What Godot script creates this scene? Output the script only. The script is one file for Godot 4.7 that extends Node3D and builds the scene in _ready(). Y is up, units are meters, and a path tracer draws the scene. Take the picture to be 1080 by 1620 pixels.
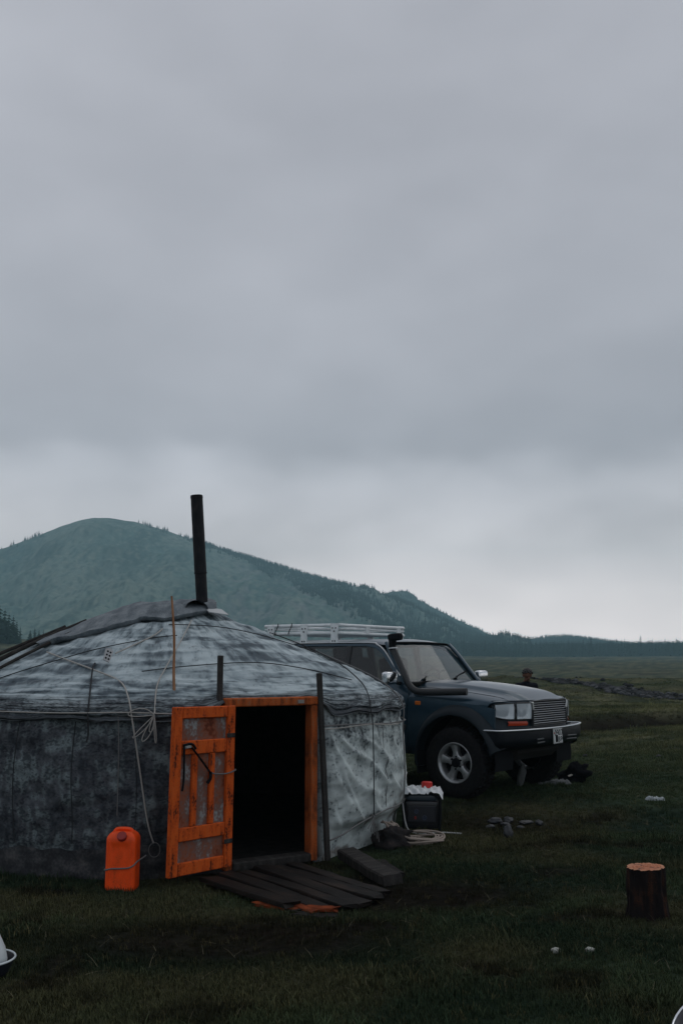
extends Node3D

const EYE := 1.65
const GER := Vector3(-1.85, 0.0, -10.25)
const DOOR_ANGLE := 0.56
var rng := RandomNumberGenerator.new()
var used := {}
var M := {}
var ns := FastNoiseLite.new()
var nb := FastNoiseLite.new()
var roof_noise := FastNoiseLite.new()

# ---------------------------------------------------------------- mesh builder
class MB:
	var v := PackedVector3Array()
	var n := PackedVector3Array()
	var u := PackedVector2Array()
	var c := PackedColorArray()
	var i := PackedInt32Array()
	var col := Color.WHITE
	func tri(a: Vector3, b: Vector3, d: Vector3, ref: Vector3) -> void:
		var nn := (a - d).cross(a - b)
		if nn.length_squared() < 1e-16: return
		nn = nn.normalized()
		if nn.dot((a + b + d) / 3.0 - ref) < 0.0:
			var t := b; b = d; d = t; nn = -nn
		var k := v.size()
		v.append(a); v.append(b); v.append(d)
		for q in 3:
			n.append(nn); c.append(col)
		u.append(Vector2(a.x, a.y)); u.append(Vector2(b.x, b.y)); u.append(Vector2(d.x, d.y))
		i.append(k); i.append(k + 1); i.append(k + 2)
	func quad(a: Vector3, b: Vector3, d: Vector3, e: Vector3, ref: Vector3) -> void:
		tri(a, b, d, ref); tri(a, d, e, ref)
	# rows of equal length; normals are smooth over the sheet; ref is a point on the inner side
	func grid(rows: Array, ref: Vector3, wrap := false, uvs = null, cols = null) -> void:
		var nr := rows.size()
		var nc: int = rows[0].size()
		var base := v.size()
		var norms := PackedVector3Array()
		var sum := 0.0
		for r in nr:
			for q in nc:
				var p: Vector3 = rows[r][q]
				var r0: Vector3 = rows[maxi(r - 1, 0)][q]
				var r1: Vector3 = rows[mini(r + 1, nr - 1)][q]
				var q0 := q - 1
				var q1 := q + 1
				if wrap:
					if q0 < 0: q0 = nc - 2
					if q1 > nc - 1: q1 = 1
				else:
					q0 = maxi(q0, 0); q1 = mini(q1, nc - 1)
				var dr := r1 - r0
				var dq: Vector3 = rows[r][q1] - rows[r][q0]
				if dq.length_squared() < 1e-14:
					var rr: int = 1 if r == 0 else nr - 2
					dq = rows[rr][q1] - rows[rr][q0]
				var nn := dq.cross(dr)
				nn = nn.normalized() if nn.length_squared() > 1e-20 else Vector3.UP
				norms.append(nn)
				sum += signf(nn.dot(p - ref))
		var flip := sum < 0.0
		for r in nr:
			for q in nc:
				v.append(rows[r][q])
				n.append(-norms[r * nc + q] if flip else norms[r * nc + q])
				u.append(uvs[r][q] if uvs != null else Vector2(float(q) / (nc - 1), float(r) / (nr - 1)))
				c.append(cols[r][q] if cols != null else col)
		for r in nr - 1:
			for q in nc - 1:
				var a := base + r * nc + q
				var b := a + 1
				var d := a + nc + 1
				var e := a + nc
				# normal = dq x dr ; clockwise winding seen from that side
				if flip:
					i.append_array([a, b, d, a, d, e])
				else:
					i.append_array([a, d, b, a, e, d])
	func lathe(profile: Array, segs: int, xf := Transform3D.IDENTITY, crease := true) -> void:
		var rows := []
		for p in profile:
			var row := []
			for s in segs + 1:
				var a := TAU * float(s % segs) / segs
				var r: float = p.x
				row.append(xf * Vector3(r * cos(a), p.y, r * sin(a)))
			rows.append(row)
		if crease:
			for k in rows.size() - 1:
				if profile[k].distance_to(profile[k + 1]) < 1e-6: continue
				# reference point on the inner side of this band
				var d: Vector2 = profile[k + 1] - profile[k]
				var nrm := Vector2(d.y, -d.x)
				var mid: Vector2 = (profile[k] + profile[k + 1]) * 0.5
				var g := MB.new()
				g.col = col
				g.grid([rows[k], rows[k + 1]], xf * Vector3(0, mid.y, 0), true)
				# orientation: outward is to the right of the walking direction (profile runs upwards outside)
				var t: Vector3 = (xf.basis * Vector3(nrm.x, nrm.y, 0)).normalized()
				if g.n[0].dot(t) < 0.0:
					g.turn()
				merge(g)
		else:
			var g := MB.new()
			g.col = col
			g.grid(rows, xf * Vector3(0, profile[profile.size() / 2].y, 0), true)
			var k2: int = profile.size() / 2
			var d2: Vector2 = profile[k2] - profile[k2 - 1]
			var t2: Vector3 = xf.basis * Vector3(d2.y, -d2.x, 0)
			if g.n[k2 * (segs + 1)].dot(t2) < 0.0: g.turn()
			merge(g)
	func turn() -> void:
		for k in n.size(): n[k] = -n[k]
		for k in range(0, i.size(), 3):
			var t := i[k + 1]; i[k + 1] = i[k + 2]; i[k + 2] = t
	func merge(g: MB, xf := Transform3D.IDENTITY) -> void:
		var base := v.size()
		v.append_array(xf * g.v)
		if xf == Transform3D.IDENTITY:
			n.append_array(g.n)
		else:
			for q in g.n: n.append((xf.basis * q).normalized())
		u.append_array(g.u); c.append_array(g.c)
		for q in g.i: i.append(base + q)
	# round or oval tube along a path; rad is a number or one per point; sq flattens it: Vector2(side, up)
	func tube(path: Array, rad, sides := 8, caps := true, oval := Vector2.ONE, up0 := Vector3.UP) -> void:
		var rows := []
		var m := path.size()
		var up := up0
		for k in m:
			var p: Vector3 = path[k]
			var d: Vector3 = (path[mini(k + 1, m - 1)] - path[maxi(k - 1, 0)]).normalized()
			var s := d.cross(up)
			if s.length() < 0.05: s = d.cross(Vector3.RIGHT if absf(d.x) < 0.8 else Vector3.FORWARD)
			s = s.normalized()
			var w := s.cross(d).normalized()
			if up0 == Vector3.UP: up = w
			var r: float = rad[k] if rad is Array else rad
			var row := []
			for q in sides + 1:
				var a := TAU * float(q % sides) / sides
				row.append(p + s * cos(a) * r * oval.x + w * sin(a) * r * oval.y)
			rows.append(row)
		var g := MB.new()
		g.col = col
		g.grid(rows, path[0], true)
		# make the tube face outwards
		if g.n[0].dot(rows[0][0] - path[0]) < 0.0: g.turn()
		if caps:
			for e in [0, m - 1]:
				var inner: Vector3 = path[1] if e == 0 else path[m - 2]
				for q in sides: g.tri(path[e], rows[e][q], rows[e][q + 1], inner)
		merge(g)
	# box with chamfered edges
	func cbox(xf: Transform3D, size: Vector3, bev := 0.0) -> void:
		var h := size * 0.5
		var b := minf(bev, minf(h.x, minf(h.y, h.z)) * 0.95)
		if b <= 0.0: b = 0.0005
		var o := xf.origin
		for ax in 3:
			var a1 := (ax + 1) % 3
			var a2 := (ax + 2) % 3
			for s in [-1.0, 1.0]:
				var pts := []
				for q in [[-1, -1], [1, -1], [1, 1], [-1, 1]]:
					var p := Vector3.ZERO
					p[ax] = s * h[ax]; p[a1] = q[0] * (h[a1] - b); p[a2] = q[1] * (h[a2] - b)
					pts.append(xf * p)
				quad(pts[0], pts[1], pts[2], pts[3], o)
			for s1 in [-1.0, 1.0]:
				for s2 in [-1.0, 1.0]:
					var pa := Vector3.ZERO; var pb := Vector3.ZERO
					pa[a1] = s1 * h[a1]; pa[a2] = s2 * (h[a2] - b)
					pb[a1] = s1 * (h[a1] - b); pb[a2] = s2 * h[a2]
					var pa2 := pa; var pb2 := pb
					pa[ax] = -(h[ax] - b); pb[ax] = pa[ax]; pa2[ax] = h[ax] - b; pb2[ax] = pa2[ax]
					quad(xf * pa, xf * pb, xf * pb2, xf * pa2, o)
		for s in 8:
			var g := Vector3(1 if s & 1 else -1, 1 if s & 2 else -1, 1 if s & 4 else -1)
			var p := g * (h - Vector3.ONE * b)
			tri(xf * (p + Vector3(g.x * b, 0, 0)), xf * (p + Vector3(0, g.y * b, 0)), xf * (p + Vector3(0, 0, g.z * b)), o)
	# flat outline pushed through a thickness along local z
	func prism(poly: PackedVector2Array, z0: float, z1: float, xf := Transform3D.IDENTITY) -> void:
		var tr := Geometry2D.triangulate_polygon(poly)
		var c0 := Vector3.ZERO
		for p in poly: c0 += Vector3(p.x, p.y, 0)
		c0 /= poly.size()
		for k in range(0, tr.size(), 3):
			for z in [z0, z1]:
				var a := poly[tr[k]]; var b := poly[tr[k + 1]]; var d := poly[tr[k + 2]]
				var m := Vector3((a.x + b.x + d.x) / 3.0, (a.y + b.y + d.y) / 3.0, (z0 + z1) * 0.5)
				tri(xf * Vector3(a.x, a.y, z), xf * Vector3(b.x, b.y, z), xf * Vector3(d.x, d.y, z), xf * m)
		var cw := Geometry2D.is_polygon_clockwise(poly)
		for k in poly.size():
			var a := poly[k]; var b := poly[(k + 1) % poly.size()]
			var e := (b - a)
			var out := Vector2(e.y, -e.x).normalized() * (-1.0 if cw else 1.0)
			var m := (a + b) * 0.5 - out * 0.01
			quad(xf * Vector3(a.x, a.y, z0), xf * Vector3(b.x, b.y, z0), xf * Vector3(b.x, b.y, z1), xf * Vector3(a.x, a.y, z1), xf * Vector3(m.x, m.y, (z0 + z1) * 0.5))
	func mesh() -> ArrayMesh:
		var arr := []
		arr.resize(Mesh.ARRAY_MAX)
		arr[Mesh.ARRAY_VERTEX] = v
		arr[Mesh.ARRAY_NORMAL] = n
		arr[Mesh.ARRAY_TEX_UV] = u
		arr[Mesh.ARRAY_COLOR] = c
		arr[Mesh.ARRAY_INDEX] = i
		var m := ArrayMesh.new()
		m.add_surface_from_arrays(Mesh.PRIMITIVE_TRIANGLES, arr)
		return m

# ---------------------------------------------------------------- scene helpers
func numbered(called: String) -> String:
	if not used.has(called):
		used[called] = 0
		return called
	used[called] += 1
	return "%s_%03d" % [called, used[called]]

func thing(called: String, label: String, category: String, at := Vector3.ZERO, turn := 0.0, group := "") -> Node3D:
	var o := Node3D.new()
	o.name = numbered(called)
	add_child(o)
	o.position = at
	o.rotation.y = turn
	tag(o, label, category, group)
	return o

func tag(o: Node3D, label: String, category: String, group := "") -> void:
	o.set_meta("label", label)
	o.set_meta("category", category)
	if group != "": o.set_meta("group", group)

func part(called: String, mesh, m: Material, parent: Node, xf := Transform3D.IDENTITY) -> MeshInstance3D:
	var o := MeshInstance3D.new()
	o.name = called if parent != self else numbered(called)
	o.mesh = mesh.mesh() if mesh is MB else mesh
	o.material_override = m
	o.transform = xf
	parent.add_child(o, true)
	return o

func struct(called: String, mesh, m: Material) -> MeshInstance3D:
	var o := part(called, mesh, m, self)
	o.set_meta("kind", "structure")
	return o

func lin(r: float, g: float, b: float) -> Color:
	return Color(r, g, b).linear_to_srgb()

func mt(c: Color, rough := 0.8, metal := 0.0) -> StandardMaterial3D:
	var m := StandardMaterial3D.new()
	m.albedo_color = c.linear_to_srgb()
	m.roughness = rough
	m.metallic = metal
	if metal == 0.0 and rough > 0.6: m.metallic_specular = 0.2
	return m

func noise(freq: float, sd: int, oct := 4, kind := FastNoiseLite.TYPE_SIMPLEX_SMOOTH) -> FastNoiseLite:
	var f := FastNoiseLite.new()
	f.noise_type = kind
	f.frequency = freq
	f.seed = sd
	f.fractal_octaves = oct
	f.fractal_type = FastNoiseLite.FRACTAL_FBM if oct > 1 else FastNoiseLite.FRACTAL_NONE
	return f

func bytes(f: FastNoiseLite, w: int, h: int) -> PackedByteArray:
	return f.get_seamless_image(w, h, false, false, 0.12, true).get_data()

func stretch(f: FastNoiseLite, w: int, h: int, sx: int, sy: int) -> PackedByteArray:
	var img := f.get_seamless_image(w / sx, h / sy, false, false, 0.12, true)
	img.resize(w, h, Image.INTERPOLATE_CUBIC)
	return img.get_data()

func sm(a: float, b: float, x: float) -> float:
	return smoothstep(a, b, x)

func rgb_tex(data: PackedByteArray, w: int, h: int) -> ImageTexture:
	var img := Image.create_from_data(w, h, false, Image.FORMAT_RGB8, data)
	img.generate_mipmaps()
	return ImageTexture.create_from_image(img)

# tile of colour from layered noise, mapped in three planes; stops are [at, linear colour]
func noisy(stops: Array, rough: float, tile: float, sd: int, stretch_x := 1, stretch_y := 1, bump := 0.0, freq := 0.02, world := false) -> StandardMaterial3D:
	var w := 256
	var a := stretch(noise(freq, sd, 5), w, w, stretch_x, stretch_y)
	var b := bytes(noise(0.12, sd + 7, 3), w, w)
	var g := Gradient.new()
	g.offsets = PackedFloat32Array(stops.map(func(s): return s[0]))
	g.colors = PackedColorArray(stops.map(func(s): return s[1].linear_to_srgb()))
	var lut := []
	for k in 256: lut.append(g.sample(k / 255.0))
	var out := PackedByteArray()
	out.resize(w * w * 3)
	var hm := PackedByteArray()
	hm.resize(w * w)
	for k in w * w:
		var q := clampi(int(a[k] * 0.68 + b[k] * 0.32), 0, 255)
		var cc: Color = lut[q]
		out[k * 3] = cc.r8; out[k * 3 + 1] = cc.g8; out[k * 3 + 2] = cc.b8
		hm[k] = q
	var m := StandardMaterial3D.new()
	m.albedo_texture = rgb_tex(out, w, w)
	m.roughness = rough
	m.metallic_specular = 0.06 if rough > 0.9 else (0.22 if rough > 0.6 else 0.4)
	m.uv1_triplanar = true
	m.uv1_world_triplanar = world
	m.uv1_scale = Vector3.ONE / tile
	if bump > 0.0:
		m.heightmap_enabled = true
		m.heightmap_texture = ImageTexture.create_from_image(Image.create_from_data(w, w, false, Image.FORMAT_L8, hm))
		m.heightmap_scale = bump
	return m

func xf(at: Vector3, rot := Vector3.ZERO) -> Transform3D:
	return Transform3D(Basis.from_euler(rot), at)

func box(size: Vector3, bev := 0.005) -> MB:
	var m := MB.new()
	m.cbox(Transform3D.IDENTITY, size, bev)
	return m

func tubed(path: Array, rad, sides := 8) -> MB:
	var m := MB.new()
	m.tube(path, rad, sides)
	return m

func smooth_path(pts: Array, per := 4) -> Array:
	var out := []
	for k in pts.size() - 1:
		var a: Vector3 = pts[maxi(k - 1, 0)]
		var b: Vector3 = pts[k]
		var d: Vector3 = pts[k + 1]
		var e: Vector3 = pts[mini(k + 2, pts.size() - 1)]
		for s in per: out.append(b.cubic_interpolate(d, a, e, float(s) / per))
	out.append(pts[-1])
	return out

# ---------------------------------------------------------------- the scene
func _ready() -> void:
	rng.seed = 4711
	var cam := Camera3D.new()
	cam.name = "camera"
	add_child(cam)
	cam.fov = rad_to_deg(2.0 * atan(810.0 / 1500.0))
	cam.near = 0.05
	cam.far = 20000.0
	cam.position = Vector3(0, EYE, 0)
	cam.rotation.x = atan(238.0 / 1500.0)
	cam.current = true

	var we := WorldEnvironment.new()
	we.name = "world_environment"
	var env := Environment.new()
	env.background_mode = Environment.BG_SKY
	env.tonemap_mode = Environment.TONE_MAPPER_LINEAR
	env.tonemap_exposure = 1.0
	env.ambient_light_source = Environment.AMBIENT_SOURCE_SKY
	env.sdfgi_enabled = true
	env.ssao_enabled = true
	env.ssil_enabled = true
	env.fog_enabled = true
	env.fog_density = 0.00050
	env.fog_light_color = Color(0.75, 0.945, 1.0)
	var sky := Sky.new()
	var pano := PanoramaSkyMaterial.new()
	pano.panorama = sky_image()
	sky.sky_material = pano
	env.sky = sky
	we.environment = env
	add_child(we)

	var sun := DirectionalLight3D.new()
	sun.name = "sun"
	sun.light_energy = 0.15
	sun.light_angular_distance = 50.0
	sun.light_color = Color(1.0, 0.98, 0.95)
	sun.shadow_enabled = true
	add_child(sun)
	sun.look_at_from_position(Vector3(30, 55, -25), Vector3.ZERO)

	ns = noise(0.05, 11, 4)
	nb = noise(0.35, 12, 3)
	roof_noise = noise(1.0, 21, 3)
	make_materials()
	build_ground()
	build_hills()
	build_trees()
	build_ger()
	build_car()
	build_person()
	build_small_things()
	build_grass()

func sky_image() -> ImageTexture:
	var w := 1024
	var h := 512
	var f := noise(1.0, 5, 5)
	var g := noise(1.0, 9, 4)
	var img := Image.create(w, h, false, Image.FORMAT_RGBF)
	for y in h:
		var el := (0.5 - (y + 0.5) / h) * PI
		var ce := cos(el)
		var e := rad_to_deg(el)
		for x in w:
			if e < -1.0:
				img.set_pixel(x, y, Color(0.1, 0.11, 0.115))
				continue
			# column -> direction: the first column looks down -z
			var az := wrapf((x + 0.5) / w * TAU, -PI, PI)
			var dir := Vector3(sin(az) * ce, sin(el), -cos(az) * ce)
			# cloud layer: project the direction on a ceiling, so that streaks lie flat near the horizon
			var cl := dir / (maxf(dir.y, 0.0) + 0.16)
			var n1 := f.get_noise_3d(cl.x * 0.55, 3.0, cl.z * 0.55)
			var n2 := g.get_noise_3d(dir.x * 2.6, dir.y * 5.0, dir.z * 2.6)
			var n3 := f.get_noise_3d(dir.x * 6.0, dir.y * 13.0, dir.z * 6.0)
			var v := 0.712 + 0.058 * n1 + 0.05 * n2 * sm(50.0, 10.0, e) + 0.022 * n3
			v += 0.020 * sm(14.0, 40.0, e)
			# a shelf of cloud with paler air under it, down to the horizon
			var shelf := 12.0 + 2.4 * n2 + 1.2 * n3
			v += 0.030 * sm(32.0, 14.0, e)
			v -= 0.016 * sm(shelf + 14.0, shelf + 2.0, e) * sm(shelf - 3.5, shelf + 1.0, e)
			v += 0.05 * sm(shelf + 0.8, shelf - 1.6, e) * (1.0 + 0.5 * cos(az - 0.4))
			v += 0.36 * sm(shelf - 0.5, 0.5, e) * (0.90 + 0.16 * cos(az - 0.4))
			var low := sm(14.0, 1.0, e)
			var c := Color(v - 0.008, v + 0.000, v + 0.034).srgb_to_linear()
			var warm := Color(v + 0.045, v + 0.004, v - 0.004).srgb_to_linear()
			img.set_pixel(x, y, c.lerp(warm, low))
	return ImageTexture.create_from_image(img)

func make_materials() -> void:
	M.orange = noisy([[0.0, Color(0.03, 0.014, 0.010)], [0.26, Color(0.12, 0.026, 0.010)], [0.33, Color(0.40, 0.062, 0.012)], [0.6, Color(0.60, 0.10, 0.015)], [0.8, Color(0.50, 0.10, 0.02)], [1.0, Color(0.40, 0.2, 0.11)]], 0.62, 0.8, 31, 1, 4, 0.3, 0.045)
	for k in 3:
		M["orange%d" % k] = M.orange.duplicate()
		M["orange%d" % k].uv1_offset = Vector3(0.37, 0.23, 0.61) * (k + 1)
	M.orange_worn = noisy([[0.0, Color(0.05, 0.02, 0.012)], [0.35, Color(0.26, 0.065, 0.02)], [0.55, Color(0.45, 0.095, 0.02)], [0.8, Color(0.2, 0.13, 0.09)], [1.0, Color(0.28, 0.2, 0.15)]], 0.7, 0.45, 33, 1, 4, 0.2)
	M.panel = noisy([[0.0, Color(0.06, 0.025, 0.018)], [0.25, Color(0.15, 0.04, 0.02)], [0.42, Color(0.24, 0.085, 0.05)], [0.58, Color(0.17, 0.10, 0.085)], [0.75, Color(0.26, 0.27, 0.27)], [1.0, Color(0.34, 0.38, 0.39)]], 0.75, 1.1, 35, 1, 2, 0.12)
	for k in 6:
		M["plank%d" % k] = noisy([[0.0, Color(0.005, 0.005, 0.005)], [0.45, Color(0.012, 0.0105, 0.010)], [0.75, Color(0.024, 0.018, 0.015) * (0.8 + 0.12 * k)], [0.9, Color(0.036, 0.026, 0.021)], [1.0, Color(0.07, 0.056, 0.047)]], 0.62, 0.8, 200 + k, 4, 1, 0.4)
	for k in 3:
		M["panel%d" % k] = M.panel.duplicate()
		M["panel%d" % k].uv1_offset = Vector3(0.29, 0.41, 0.53) * (k + 1)
	M.old_wood = noisy([[0.0, Color(0.012, 0.011, 0.011)], [0.5, Color(0.03, 0.028, 0.027)], [1.0, Color(0.07, 0.066, 0.06)]], 0.8, 0.5, 37, 1, 4, 0.25)
	M.wet_plank = noisy([[0.0, Color(0.006, 0.006, 0.006)], [0.45, Color(0.013, 0.011, 0.011)], [0.8, Color(0.024, 0.019, 0.018)], [1.0, Color(0.05, 0.042, 0.038)]], 0.62, 0.6, 39, 4, 1, 0.3)
	M.rot_wood = noisy([[0.0, Color(0.03, 0.008, 0.004)], [0.4, Color(0.12, 0.025, 0.008)], [0.7, Color(0.25, 0.055, 0.018)], [1.0, Color(0.3, 0.12, 0.06)]], 0.8, 0.25, 41, 4, 1, 0.3)
	M.stick = noisy([[0.0, Color(0.1, 0.05, 0.025)], [0.5, Color(0.22, 0.11, 0.055)], [1.0, Color(0.34, 0.2, 0.11)]], 0.75, 0.3, 43, 1, 4, 0.1)
	M.pipe = noisy([[0.0, Color(0.008, 0.009, 0.011)], [0.5, Color(0.016, 0.017, 0.02)], [0.8, Color(0.03, 0.028, 0.028)], [1.0, Color(0.055, 0.04, 0.032)]], 0.65, 0.5, 45, 1, 2, 0.06)
	M.rope = mt(Color(0.34, 0.33, 0.31), 0.9)
	M.rope_dark = mt(Color(0.035, 0.037, 0.04), 0.9)
	M.rope_grey = mt(Color(0.15, 0.15, 0.15), 0.9)
	M.black = mt(Color(0.008, 0.009, 0.011), 0.75)
	M.black_gloss = mt(Color(0.008, 0.009, 0.012), 0.28)
	M.rubber = noisy([[0.0, Color(0.006, 0.006, 0.007)], [0.6, Color(0.014, 0.014, 0.015)], [1.0, Color(0.03, 0.028, 0.025)]], 0.85, 0.3, 47)
	M.steel = mt(Color(0.5, 0.52, 0.54), 0.3, 1.0)
	M.chrome = mt(Color(0.72, 0.74, 0.76), 0.12, 1.0)
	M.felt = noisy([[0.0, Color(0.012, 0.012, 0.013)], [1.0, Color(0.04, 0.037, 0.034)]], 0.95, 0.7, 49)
	M.bark_red = noisy([[0.0, Color(0.006, 0.005, 0.006)], [0.55, Color(0.014, 0.011, 0.011)], [0.75, Color(0.05, 0.022, 0.014)], [1.0, Color(0.12, 0.06, 0.035)]], 0.9, 0.35, 51, 1, 4, 0.5)

# ---------------------------------------------------------------- ground and hills
func height(x: float, z: float) -> float:
	var d := -z
	var h := 0.13 * sm(9.0, 11.5, d) * sm(-0.3, 1.3, x)
	h += 0.13 * sm(12.0, 16.0, d) * (1.0 - sm(-0.3, 1.3, x))
	if d > 14.0:
		var edge := 24.0 + 2.2 * nb.get_noise_2d(x * 0.35, 7.0) + 0.05 * x
		h += 0.02 * sm(14.0, 23.0, d) - 0.12 * sm(edge - 4.5, edge - 0.5, d) + 0.27 * sm(edge - 0.3, edge + 0.45, d)
		h += 0.34 * sm(26.0, 60.0, d)
		h += 0.13 * ns.get_noise_2d(x * 0.9, z * 2.4) * sm(14.0, 30.0, d)
		# low swells that run away to the right, and humps along the crest
		var pq := (x - 11.9) * 0.989 + (d - 50.0) * 0.148
		var pa := (d - 50.0) * 0.989 - (x - 11.9) * 0.148
		h += 0.34 * ns.get_noise_2d(pq * 5.5, pa * 0.9 + 21.0) * sm(24.0, 34.0, d) * sm(64.0, 56.0, d)
		h += 0.10 * nb.get_noise_2d(x * 0.9, z * 0.7) * sm(24.0, 40.0, d) * sm(70.0, 60.0, d)
		h -= 0.14 * exp(-pq * pq / 1.4) * sm(26.0, 34.0, d) * sm(62.0, 52.0, d)
		h -= 0.4 * exp(-((x - 3.78) * (x - 3.78) + (z + 20.0) * (z + 20.0)) / 6.0)
	if d > 55.0:
		var q := x / d
		h += -2.3 * sm(60.0, 115.0, d + 4.0 * ns.get_noise_2d(x * 0.4, 3.0)) + maxf(0.0, d - 110.0) * 0.0126
		h += 11.0 * sm(90.0, 420.0, d) * sm(0.06, 0.42, -q)
		h += 1.2 * ns.get_noise_2d(x * 0.12, z * 0.2) * sm(90.0, 300.0, d)
	h -= 0.05 * exp(-((x + 1.0) * (x + 1.0) + (z + 7.6) * (z + 7.6)) / 2.2)
	h += 0.016 * ns.get_noise_2d(x * 14.0, z * 14.0) + 0.02 * ns.get_noise_2d(x * 5.0, z * 5.0)
	return h

func ground_colour(x: float, z: float) -> Color:
	var d := -z
	var p := 0.5 + 0.5 * ns.get_noise_2d(x * 7.0 + 50.0, z * 9.0)
	var q := 0.5 + 0.5 * nb.get_noise_2d(x * 0.9, z * 1.6 + 31.0)
	var green := Color(0.016, 0.027, 0.021)
	var brown := Color(0.052, 0.050, 0.034)
	var soil := Color(0.012, 0.010, 0.009)
	var c := green.lerp(brown, sm(0.42, 0.62, p * 0.55 + q * 0.45))
	c = c.lerp(Color(0.038, 0.052, 0.035), sm(0.5, 0.72, 0.5 + 0.5 * ns.get_noise_2d(x * 11.0, z * 13.0 + 80.0)) * 0.8)
	c = c.lerp(soil, 0.8 * sm(0.62, 0.74, 0.5 + 0.5 * ns.get_noise_2d(x * 16.0 + 7.0, z * 20.0)))
	# trodden earth by the door and the plank mat, worn strip in front of it
	var bare := sm(1.15, 0.35, Vector2((x - 0.45) * 0.9, (z + 7.2) * 1.3).length() + 0.35 * (q - 0.5))
	bare = maxf(bare, 0.9 * sm(0.9, 0.25, Vector2((x + 0.75) * 0.55, (z + 6.1) * 1.2).length() + 0.4 * (p - 0.5)))
	bare = maxf(bare, 0.75 * sm(0.8, 0.2, Vector2((x - 1.55) * 0.6, z + 9.9).length() + 0.4 * (q - 0.5)))
	if d > 14.0:
		var dry := Color(0.15, 0.142, 0.09)
		c = c.lerp(Color(0.058, 0.064, 0.042), sm(12.0, 17.0, d) * 0.7)
		c = c.lerp(dry, sm(0.30, 0.75, q) * sm(13.0, 26.0, d) * 0.8)
		# the cut bank of dark soil
		var edge := 24.0 + 2.2 * nb.get_noise_2d(x * 0.35, 7.0) + 0.05 * x
		bare = maxf(bare, 0.95 * sm(1.0, 0.3, absf(d - edge + 0.3)))
		c = c.lerp(Color(0.03, 0.026, 0.02), sm(0.55, 0.7, 0.5 + 0.5 * ns.get_noise_2d(x * 1.6, z * 5.0)) * sm(25.0, 38.0, d) * 0.8)
	if d > 24.0 and d < 64.0:
		var pq := (x - 11.9) * 0.989 + (d - 50.0) * 0.148
		bare = maxf(bare, 0.85 * sm(1.5, 0.4, absf(pq + 0.5 * nb.get_noise_2d(x, z))) * sm(27.0, 33.0, d))
	c = c.lerp(soil, bare)
	# broad streaks of darker sedge across the pasture
	c = c.lerp(Color(0.04, 0.055, 0.036), 0.6 * sm(0.56, 0.72, 0.5 + 0.5 * ns.get_noise_2d(x * 0.18 + 33.0, z * 1.3)))
	return c

func build_ground() -> void:
	var az := []
	var a := -PI
	while a < PI - 0.001:
		az.append(a)
		a += 0.0045 if absf(a) < 0.5 else 0.05
	az.append(PI)
	var rad := [0.02]
	var r := 0.6
	while r < 1620.0:
		rad.append(r)
		r += clampf(r * 0.03, 0.07, 100.0)
	var rows := []
	var cols := []
	for q in rad:
		var row := []
		var cr := []
		for t in az:
			var x: float = q * sin(t)
			var z: float = -q * cos(t)
			row.append(Vector3(x, height(x, z), z))
			cr.append(ground_colour(x, z) * 3.2)
		rows.append(row)
		cols.append(cr)
	var m := MB.new()
	m.grid(rows, Vector3(0, -9000, 0), false, null, cols)
	var mat := noisy([[0.0, Color(0.12, 0.12, 0.12)], [0.45, Color(0.24, 0.25, 0.23)], [0.75, Color(0.36, 0.36, 0.33)], [1.0, Color(0.6, 0.58, 0.5)]], 0.95, 1.3, 61, 1, 1, 2.0, 0.04, true)
	mat.vertex_color_use_as_albedo = true
	struct("ground", m, mat)

func px_dir(u: float) -> float:
	return (u - 540.0) / 1500.0 * 0.9877

# ridge lines as [bearing, height of the skyline]: both as tangents
func ridge_at(tab: Array, u: float) -> float:
	if u <= tab[0][0]: return tab[0][1]
	for k in tab.size() - 1:
		if u < tab[k + 1][0]:
			var t: float = (u - tab[k][0]) / (tab[k + 1][0] - tab[k][0])
			return cubic_interpolate(tab[k][1], tab[k + 1][1], tab[maxi(k - 1, 0)][1], tab[mini(k + 2, tab.size() - 1)][1], t)
	return tab[-1][1]

const HILL := [[-700, 1010], [-400, 960], [-200, 915], [-60, 884], [0, 868], [50, 849], [90, 833], [120, 823], [150, 820], [185, 823], [230, 833], [300, 855], [360, 876], [420, 893], [500, 916], [560, 930], [610, 945], [660, 966], [710, 988], [760, 1008], [830, 1030], [900, 1046]]
const PEAK := [[480, 1010], [540, 975], [590, 952], [614, 940], [632, 937], [648, 938], [662, 950], [690, 965], [720, 980], [760, 1000], [800, 1015], [860, 1026], [950, 1040]]
const LOW := [[640, 1040], [760, 1030], [820, 1019], [870, 1013], [905, 1012], [950, 1018], [1000, 1024], [1050, 1024], [1120, 1019], [1250, 1010], [1500, 1000], [1800, 1020]]

func hill_point(tab: Array, u: float, t: float, near: float, far: float, rough: float) -> Vector3:
	var dist := lerpf(near, far, t)
	var x := px_dir(u) * dist
	var top := (1048.0 - ridge_at(tab, u)) / 1500.0
	var foot := (height(px_dir(u) * near, -near) - 3.0 - EYE) / near
	# the slope steepens from the foot and rounds off to the crest
	var s := pow(sin(clampf(t, 0.0, 1.0) * PI * 0.5), 1.2)
	var y := EYE + lerpf(foot, maxf(top, foot), s) * dist
	if t > 1.0: y -= (t - 1.0) * (t - 1.0) * far * 2.0 + (dist - far) * top
	var k := rough * sm(0.0, 0.3, t) * sm(0.97, 0.65, t)
	y += k * (ns.get_noise_2d(x * 0.10, dist * 0.045) * 1.0 + 0.5 * ns.get_noise_2d(x * 0.3, dist * 0.16))
	y += rough * 0.05 * ns.get_noise_2d(x * 0.5, dist * 0.5)
	return Vector3(x, y, -dist)

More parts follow.
